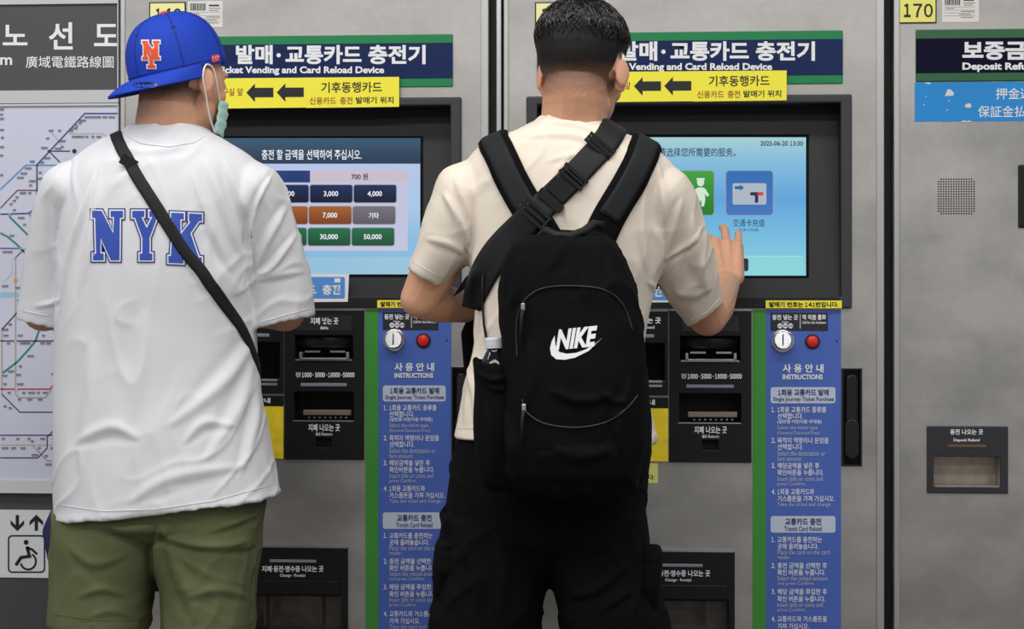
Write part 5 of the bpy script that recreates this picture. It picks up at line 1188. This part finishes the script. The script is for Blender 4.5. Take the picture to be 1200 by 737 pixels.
FR = [([(520, 225), (540, 260), (552, 300)], 5, .006), ([(532, 205), (548, 250), (553, 290)], 4, .004), ([(500, 280), (525, 285), (548, 298)], 5, .003), ([(612, 150), (670, 146), (725, 170)], 3, .002), ([(610, 162), (670, 158), (700, 172)], 4, .002), ([(640, 190), (670, 182), (690, 190)], 4, .0015),
 ([(770, 190), (778, 250), (770, 320)], 6, .005), ([(800, 230), (785, 280), (772, 325)], 5, .004), ([(760, 330), (775, 345), (790, 372)], 4, .005), ([(772, 305), (800, 290), (826, 262)], 3, .003), ([(810, 250), (815, 300), (830, 345)], 7, .004), ([(755, 215), (752, 270), (758, 320)], 5, .003), ([(640, 215), (660, 240), (665, 265)], 4, .002), ([(560, 400), (552, 440), (545, 500)], 4, .004), ([(790, 340), (810, 345), (835, 335)], 5, .002), ([(548, 420), (556, 460), (556, 505)], 3, .003)]
sculpt(me, FR, [((9, 9, 3.5), .004, 13.3), ((22, 22, 9), .0016, 17.1), ((13, 13, 6), .0035, 6.2, .7), ((10, 10, 15), .003, 9.7, -.6)]); bvR = bvh_of(me); tee = link('tshirt', me, M_FAB_B, man2, True)
c, u, v, p = rp(633, 141, 708, 147, YR, .068); bm = bmesh.new(); tube(bm, [c+u*math.cos(2*math.pi*i/48)*1.02+v*math.sin(2*math.pi*i/48)*1.02+V((0, 0, -.008)) for i in range(49)], .0095, 10); link('collar', bm, M_FAB_B, tee, True)
hemline([(484, 307), (521, 328)], bvR, tee, M_FAB_B); hemline([(804, 378), (828, 366), (846, 347)], bvR, tee, M_FAB_B); hemline([(537, 502), (562, 502)], bvR, tee, M_FAB_B); hemline([(772, 330), (800, 300), (826, 262)], bvR, tee, M_FAB_B, .0009)
# trousers
bm = bmesh.new()
add_loft(bm, [rp(552, 480, 745, 480, YR, .11), rp(534, 520, 762, 520, YR, .128), rp(526, 580, 758, 580, YR, .135), rp(519, 630, 758, 630, YR, .12), rp(530, 655, 748, 655, YR, .08)], 48)
add_loft(bm, cup([rp(520, 600, 640, 620, YR, .11), rp(515, 660, 648, 660, YR, .12), rp(511, 680, 643, 680, YR, .12), rp(508, 705, 637, 705, YR, .12), rp(505, 740, 630, 740, YR, .118), rp(507, 850, 622, 850, YR+.01, .115), rp(506, 1010, 606, 1010, YR, .10), rp(507, 1075, 603, 1075, YR, .095)], .006, .05), 40)
add_loft(bm, cup([rp(640, 620, 758, 600, YR, .11), rp(640, 660, 764, 660, YR, .12), rp(645, 680, 769, 680, YR, .12), rp(651, 705, 775, 700, YR, .12), rp(657, 740, 783, 740, YR, .118), rp(668, 850, 794, 850, YR+.01, .115), rp(690, 1010, 795, 1010, YR, .10), rp(694, 1075, 796, 1075, YR, .095)], .006, .05), 40)
me = remesh(bm, .005, 3)
sculpt(me, [([(665, 575), (658, 620), (650, 670)], 4, .007), ([(665, 700), (700, 690), (740, 655)], 6, .005), ([(545, 640), (560, 680), (555, 730)], 6, .004), ([(610, 600), (630, 640), (640, 690)], 6, .003), ([(670, 640), (700, 640), (740, 625)], 6, .003), ([(580, 610), (590, 670), (585, 730)], 7, .003), ([(740, 620), (748, 670), (738, 735)], 5, .004), ([(700, 720), (725, 700), (745, 690)], 5, .004), ([(535, 530), (550, 570), (560, 610)], 5, .003)],
    [((10, 10, 7), .006, 4.3), ((26, 26, 16), .002, 9.1), ((12, 12, 12), .006, 3.2, .8), ((11, 11, 14), .005, 6.7, -.9)])
bvT = bvh_of(me); tr = link('trousers', me, M_TROUS, man2, True)
for s, (x0, x1, y0, y1) in ((-1, (509, 552, 624, 700)), (1, (744, 776, 640, 720))):
    bm = bmesh.new(); xm = (x0+x1)/2
    add_loft(bm, [rp(x0+4, y0+3, x1-3, y0, YR-.02, .045, 3), rp(x0+2, y0+12, x1, y0+8, YR-.02, .070, 3), rp(x0-1, (y0+y1)/2, x1, (y0+y1)/2, YR-.02, .078, 3), rp(x0, y1-6, x1, y1, YR-.015, .06, 3)], 28, 3)
    me = remesh(bm, .005, 2); sculpt(me, [([(x0+2, y0+22), (xm, y0+20), (x1, y0+18)], 3, -.004)], [((16, 16, 12), .005, 3+s)]); link('cargo_pocket', me, M_TROUS, tr, True)

# ------------------------------------------------------------------ backpack
bp = thing('backpack', (P(660, 450, -.76).x, -.76, P(660, 575, -.76).z), 'black backpack with a white emblem on the back of the man tapping the screen', 'backpack')
YB = -.765
bm = bmesh.new()
add_loft(bm, [rp(640, 272, 690, 272, YB+.02, .03, 2.6), rp(612, 277, 712, 275, YB+.01, .05, 2.8), rp(600, 286, 722, 284, YB, .06, 2.8), rp(591, 305, 734, 305, YB, .07, 2.8), rp(585, 335, 745, 335, YB-.002, .08, 2.8), rp(585, 380, 753, 380, YB-.005, .088, 2.8), rp(588, 430, 757, 430, YB-.01, .094, 2.8), rp(588, 480, 759, 480, YB-.012, .098, 2.8), rp(586, 520, 758, 520, YB-.012, .098, 2.8), rp(588, 552, 752, 552, YB-.008, .09, 2.8), rp(600, 572, 742, 574, YB, .075, 2.6), rp(620, 581, 720, 583, YB, .05, 2.4)], 56)
me = remesh(bm, .0045, 2)
sculpt(me, [([(640, 320), (652, 300), (660, 285)], 8, .003), ([(610, 300), (605, 340), (600, 360)], 6, .004), ([(712, 300), (722, 330), (738, 370)], 6, .003), ([(740, 440), (725, 500), (735, 560)], 6, .004), ([(590, 480), (600, 520), (610, 560)], 7, .004), ([(640, 455), (680, 470), (720, 462)], 6, .004), ([(620, 400), (625, 440), (612, 480)], 8, .003), ([(700, 455), (718, 470), (735, 470)], 4, .004)],
    [((9, 9, 7), .007, 6.3), ((24, 24, 18), .0022, 2.1), ((11, 11, 10), .005, 3.9, .6)])
bvP = bvh_of(me); link('main_body', me, M_BAG, bp, True)
# panel and pocket
bm = bmesh.new(); add_loft(bm, [rp(612, 496, 738, 490, YB-.04, .045, 2.6), rp(600, 508, 745, 504, YB-.045, .060, 2.6), rp(594, 530, 748, 530, YB-.045, .066, 2.6), rp(602, 556, 742, 558, YB-.04, .062, 2.6), rp(618, 572, 725, 574, YB-.035, .045, 2.6)], 40)
me = remesh(bm, .0045, 3); sculpt(me, [([(640, 520), (680, 535), (720, 525)], 8, .003)], [((12, 12, 9), .005, 8.3)]); link('front_pocket', me, M_BAG, bp, True)
bm = bmesh.new(); add_loft(bm, cup([rp(572, 572, 610, 577, YB, .04, 2.4), rp(562, 552, 612, 558, YB, .06, 2.4), rp(556, 500, 612, 500, YB-.005, .068, 2.4), rp(556, 450, 606, 450, YB-.005, .066, 2.4), rp(553, 418, 598, 428, YB-.01, .060, 2.4)], .006, .05), 36)
me = remesh(bm, .0042, 2); sculpt(me, [([(556, 432), (575, 445), (602, 440)], 3, .005), ([(558, 440), (578, 455), (600, 455)], 3, .004), ([(570, 470), (575, 510), (580, 560)], 5, .004)], [((16, 16, 12), .005, 5.5)]); link('side_pocket', me, M_BAG, bp, True)
bm = bmesh.new(); add_loft(bm, cup([rp(715, 575, 750, 570, YB+.03, .035, 2.4), rp(714, 555, 759, 552, YB+.03, .055, 2.4), rp(714, 500, 762, 500, YB+.03, .06, 2.4), rp(716, 445, 760, 438, YB+.03, .055, 2.4)], .006, .05), 36)
me = remesh(bm, .0045, 2); sculpt(me, (), [((16, 16, 12), .005, 7.5)]); link('side_pocket', me, M_BAG, bp, True)
# zips: a raised piping line with metal pulls
def piping(path, r, m, nm='zip', bv=None, off=.0008):
    bv = bv or bvP; pts = []
    for k in range(len(path)-1):
        p0, p1, p2, p3 = (V((*path[min(max(k+q, 0), len(path)-1)], 0)) for q in (-1, 0, 1, 2))
        for q in range(8):
            t = q/8; s = .5*((2*p1)+(p2-p0)*t+(2*p0-5*p1+4*p2-p3)*t*t+(3*p1-p0-3*p2+p3)*t**3); h = cast(bv, s.x, s.y, off)
            if h is not None: pts.append(h)
    for _ in range(2): pts = [pts[0]]+[(pts[i-1]+pts[i]*2+pts[i+1])/4 for i in range(1, len(pts)-1)]+[pts[-1]]
    bm = bmesh.new(); tube(bm, pts, r, 8); return link(nm, bm, m, bp, True)
M_ZIP = mat('zip_tape', (20, 21, 24), .5)
z1 = piping([(606, 420), (605, 385), (609, 362), (622, 345), (645, 336), (690, 336), (715, 343), (732, 360), (742, 390)],   .0016, M_ZIP)
allbm = bmesh.new()
for o in COL.objects:
    if o.parent == bp and o.type == 'MESH' and o.name.startswith(('main_body', 'front_pocket')):
        t = o.data.copy(); t.transform(Matrix.Translation(LOC[o.name])); allbm.from_mesh(t); bpy.data.meshes.remove(t)
bvA = BVHTree.FromBMesh(allbm); allbm.free()
z2 = piping([(612, 468), (618, 484), (640, 497), (678, 501), (712, 494), (735, 478), (748, 462)],   .0016, M_ZIP, bv=bvA)
def pull(zp, px, py, L_, bv):
    c = cast(bv, px, py, .003); k = (c-CAM).dot(FWD)/F; bm = bmesh.new()
    box(bm, c.x-.0035, c.x+.0035, c.y-.005, c.y, c.z-.006, c.z+.007, .0012); link('zip_slider', bm, M_SATIN, zp)
    pts = [c+V((0, -.003, -.004)), c+V((-.002, -.007, -.016)), c+V((-.003, -.006, -.016-L_))]; bm = bmesh.new(); tube(bm, pts, .0032, 8); link('zip_pull', bm, M_WEB, zp, True)
pull(z1, 613, 360, .04, bvP); pull(z2, 614, 478, .045, bvA)
# haul loop
bm = bmesh.new(); tube(bm, [P(632, 278, YB), P(640, 270, YB-.02), P(652, 276, YB-.035), P(668, 277, YB-.035), P(684, 271, YB-.02), P(696, 262, YB), P(706, 264, YB+.01)], .0075, 10); link('haul_loop', bm, M_WEB, bp, True)
# padded shoulder straps
for path, sx in (([(579, 160, 40), (590, 190, 41), (606, 222, 42), (626, 256, 41), (648, 292, 36)], 579), ([(756, 174, 40), (748, 195, 42), (731, 225, 42), (712, 255, 40), (700, 284, 34)], 757)):
    x = P(sx, 160, YR).x
    pts = [frontpt(bvR, x, P(0, 340, YR).z), frontpt(bvR, x, P(0, 260, YR).z), frontpt(bvR, x, P(0, 205, YR).z), toppt(bvR, x, YR+.04), toppt(bvR, x, YR-.01)]+campts(bvR, [(sx+(6 if sx < 700 else -4), 178)]+[(p[0], p[1]) for p in path[1:]])
    o = link('shoulder_strap', band(bvR, pts, lambda t: .060, .001, .010, 9), M_BAG, bp, True)
    mid = [h for h in pts[3:-1]]; link('strap_mesh', band(bvR, mid, .040, .0112, .0018, 7), M_MESH, o, True)
# white lettering and swoop emblem
M_LOGO = mat('logo_white', (226, 228, 230), .5)
bm = bmesh.new(); uv, fs = tdata("NIKE", .045, .25)
vs = [bm.verts.new(V((651+u*49, 0, -(410.5-v*24-u*5)))) for u, v in uv]
for f in fs:
    try: bm.faces.new([vs[i] for i in f])
    except ValueError: pass
link('lettering', decal(bm, bvP, .0018, 6), M_LOGO, bp)
bm = bmesh.new(); dpoly(bm, [(650, 393), (646.5, 400), (644.5, 408), (646, 416), (652, 421), (662, 421.5), (674, 419), (690, 411), (706.5, 395), (697, 403.5), (686, 409.5), (675, 413.5), (664, 414.5), (655.5, 412.5), (651, 405), (650.3, 398)]); link('emblem', decal(bm, bvP, .0016, 6), M_LOGO, bp)

# ------------------------------------------------------------------ water bottle in the side pocket
c = P(580, 404, YB-.02); ax = V((-.04, 0, 1)).normalized()
bt = thing('water_bottle', (c.x, c.y, c.z-.20), 'clear plastic bottle with a white screw cap in the backpack side pocket', 'bottle')
bm = bmesh.new(); lathe(bm, c-ax*.20, ax, [(.029, 0), (.031, .004), (.031, .06), (.030, .065), (.031, .07), (.031, .14), (.028, .165), (.018, .185), (.0135, .192), (.0135, .200)], 28)
m = mat('clear_plastic', (70, 74, 78), .08); m.node_tree.nodes['Principled BSDF'].inputs['Transmission Weight'].default_value = .9; link('bottle_body', bm, m, bt, True)
bm = bmesh.new(); lathe(bm, c-ax*.006, ax, [(.0168, 0), (.0172, .001), (.0172, .004), (.0165, .0045), (.0172, .005), (.0172, .016), (.0160, .019), (.001, .0195)], 32); link('bottle_cap', bm, mat('cap_white', (206, 212, 220), .35), bt)

# ------------------------------------------------------------------ sling band of his second bag
sb = thing('sling_bag', (P(560, 380, YR+.2).x, YR+.17, P(560, 420, YR).z), 'black sling bag with wide buckled band across the backpack wearer', 'bag')
SH = bmesh.new()
for o in COL.objects:
    if o.type == 'MESH' and ((o.parent == man2 and o.name.startswith('tshirt')) or (o.parent == bp and o.name.startswith('shoulder_strap'))):
        t = o.data.copy(); t.transform(Matrix.Translation(LOC[o.name])); SH.from_mesh(t); bpy.data.meshes.remove(t)
bvX = BVHTree.FromBMesh(SH); SH.free()
path = [(712, 166, 31), (704, 173, 31), (676, 203, 31), (640, 238, 32), (610, 266, 34), (585, 292, 36), (567, 318, 34), (556, 345, 28), (552, 362, 22)]
link('sling_band', strap(camrows(path, 5, 8), bvX, .003, .0035, smooth=6), M_WEB, sb, True)
x = P(722, 158, YR).x; pts = [frontpt(bvR, x-.14, P(0, 300, YR).z), frontpt(bvR, x-.05, P(0, 220, YR).z), toppt(bvR, x-.002, YR+.03), toppt(bvR, x-.003, YR-.02)]+campts(bvR, [(712, 166), (700, 177)])
link('sling_band', band(bvR, pts, .050, .003, .004, 8), M_WEB, sb, True)
bm = bmesh.new(); a, b = P(556, 318, YR-.06), P(540, 342, YR+.06); q = (b-a).normalized(); 
add_loft(bm, [(a+(b-a)*t, V((.016, 0, .010)), V((0, .002, 0)), 4) for t in (0, .5, 1)], 16); link('sling_band', bm, M_WEB, sb, True)
for (px, py, ang, w_, h_, f_) in ((703, 171, 40, 36, 12, True), (672, 207, 42, 34, 13, True), (655, 222, 42, 26, 16, False), (645, 235, 42, 34, 9, True), (626, 250, 42, 38, 17, True)):
    slider(sb, bvX, px, py, math.radians(ang), w_, h_, 'buckle' if f_ else 'buckle_tongue', .0075, .006, frame_=f_)
bm = bmesh.new(); h = [cast(bvX, px, py, .008) for px, py in ((566, 322), (565, 350), (567, 380), (572, 410))]
tube(bm, [q or P(568, 360, YR-.1) for q in h], .0022, 8); link('hanging_cord', bm, M_WEB, sb, True)
bm = bmesh.new(); add_loft(bm, [rp(548, 372, 612, 372, YR+.19, .02), rp(540, 390, 625, 390, YR+.19, .045), rp(545, 450, 628, 450, YR+.19, .05), rp(558, 470, 618, 470, YR+.18, .03)], 32)
link('bag_pouch', remesh(bm, .005, 3), M_BAG, sb, True)
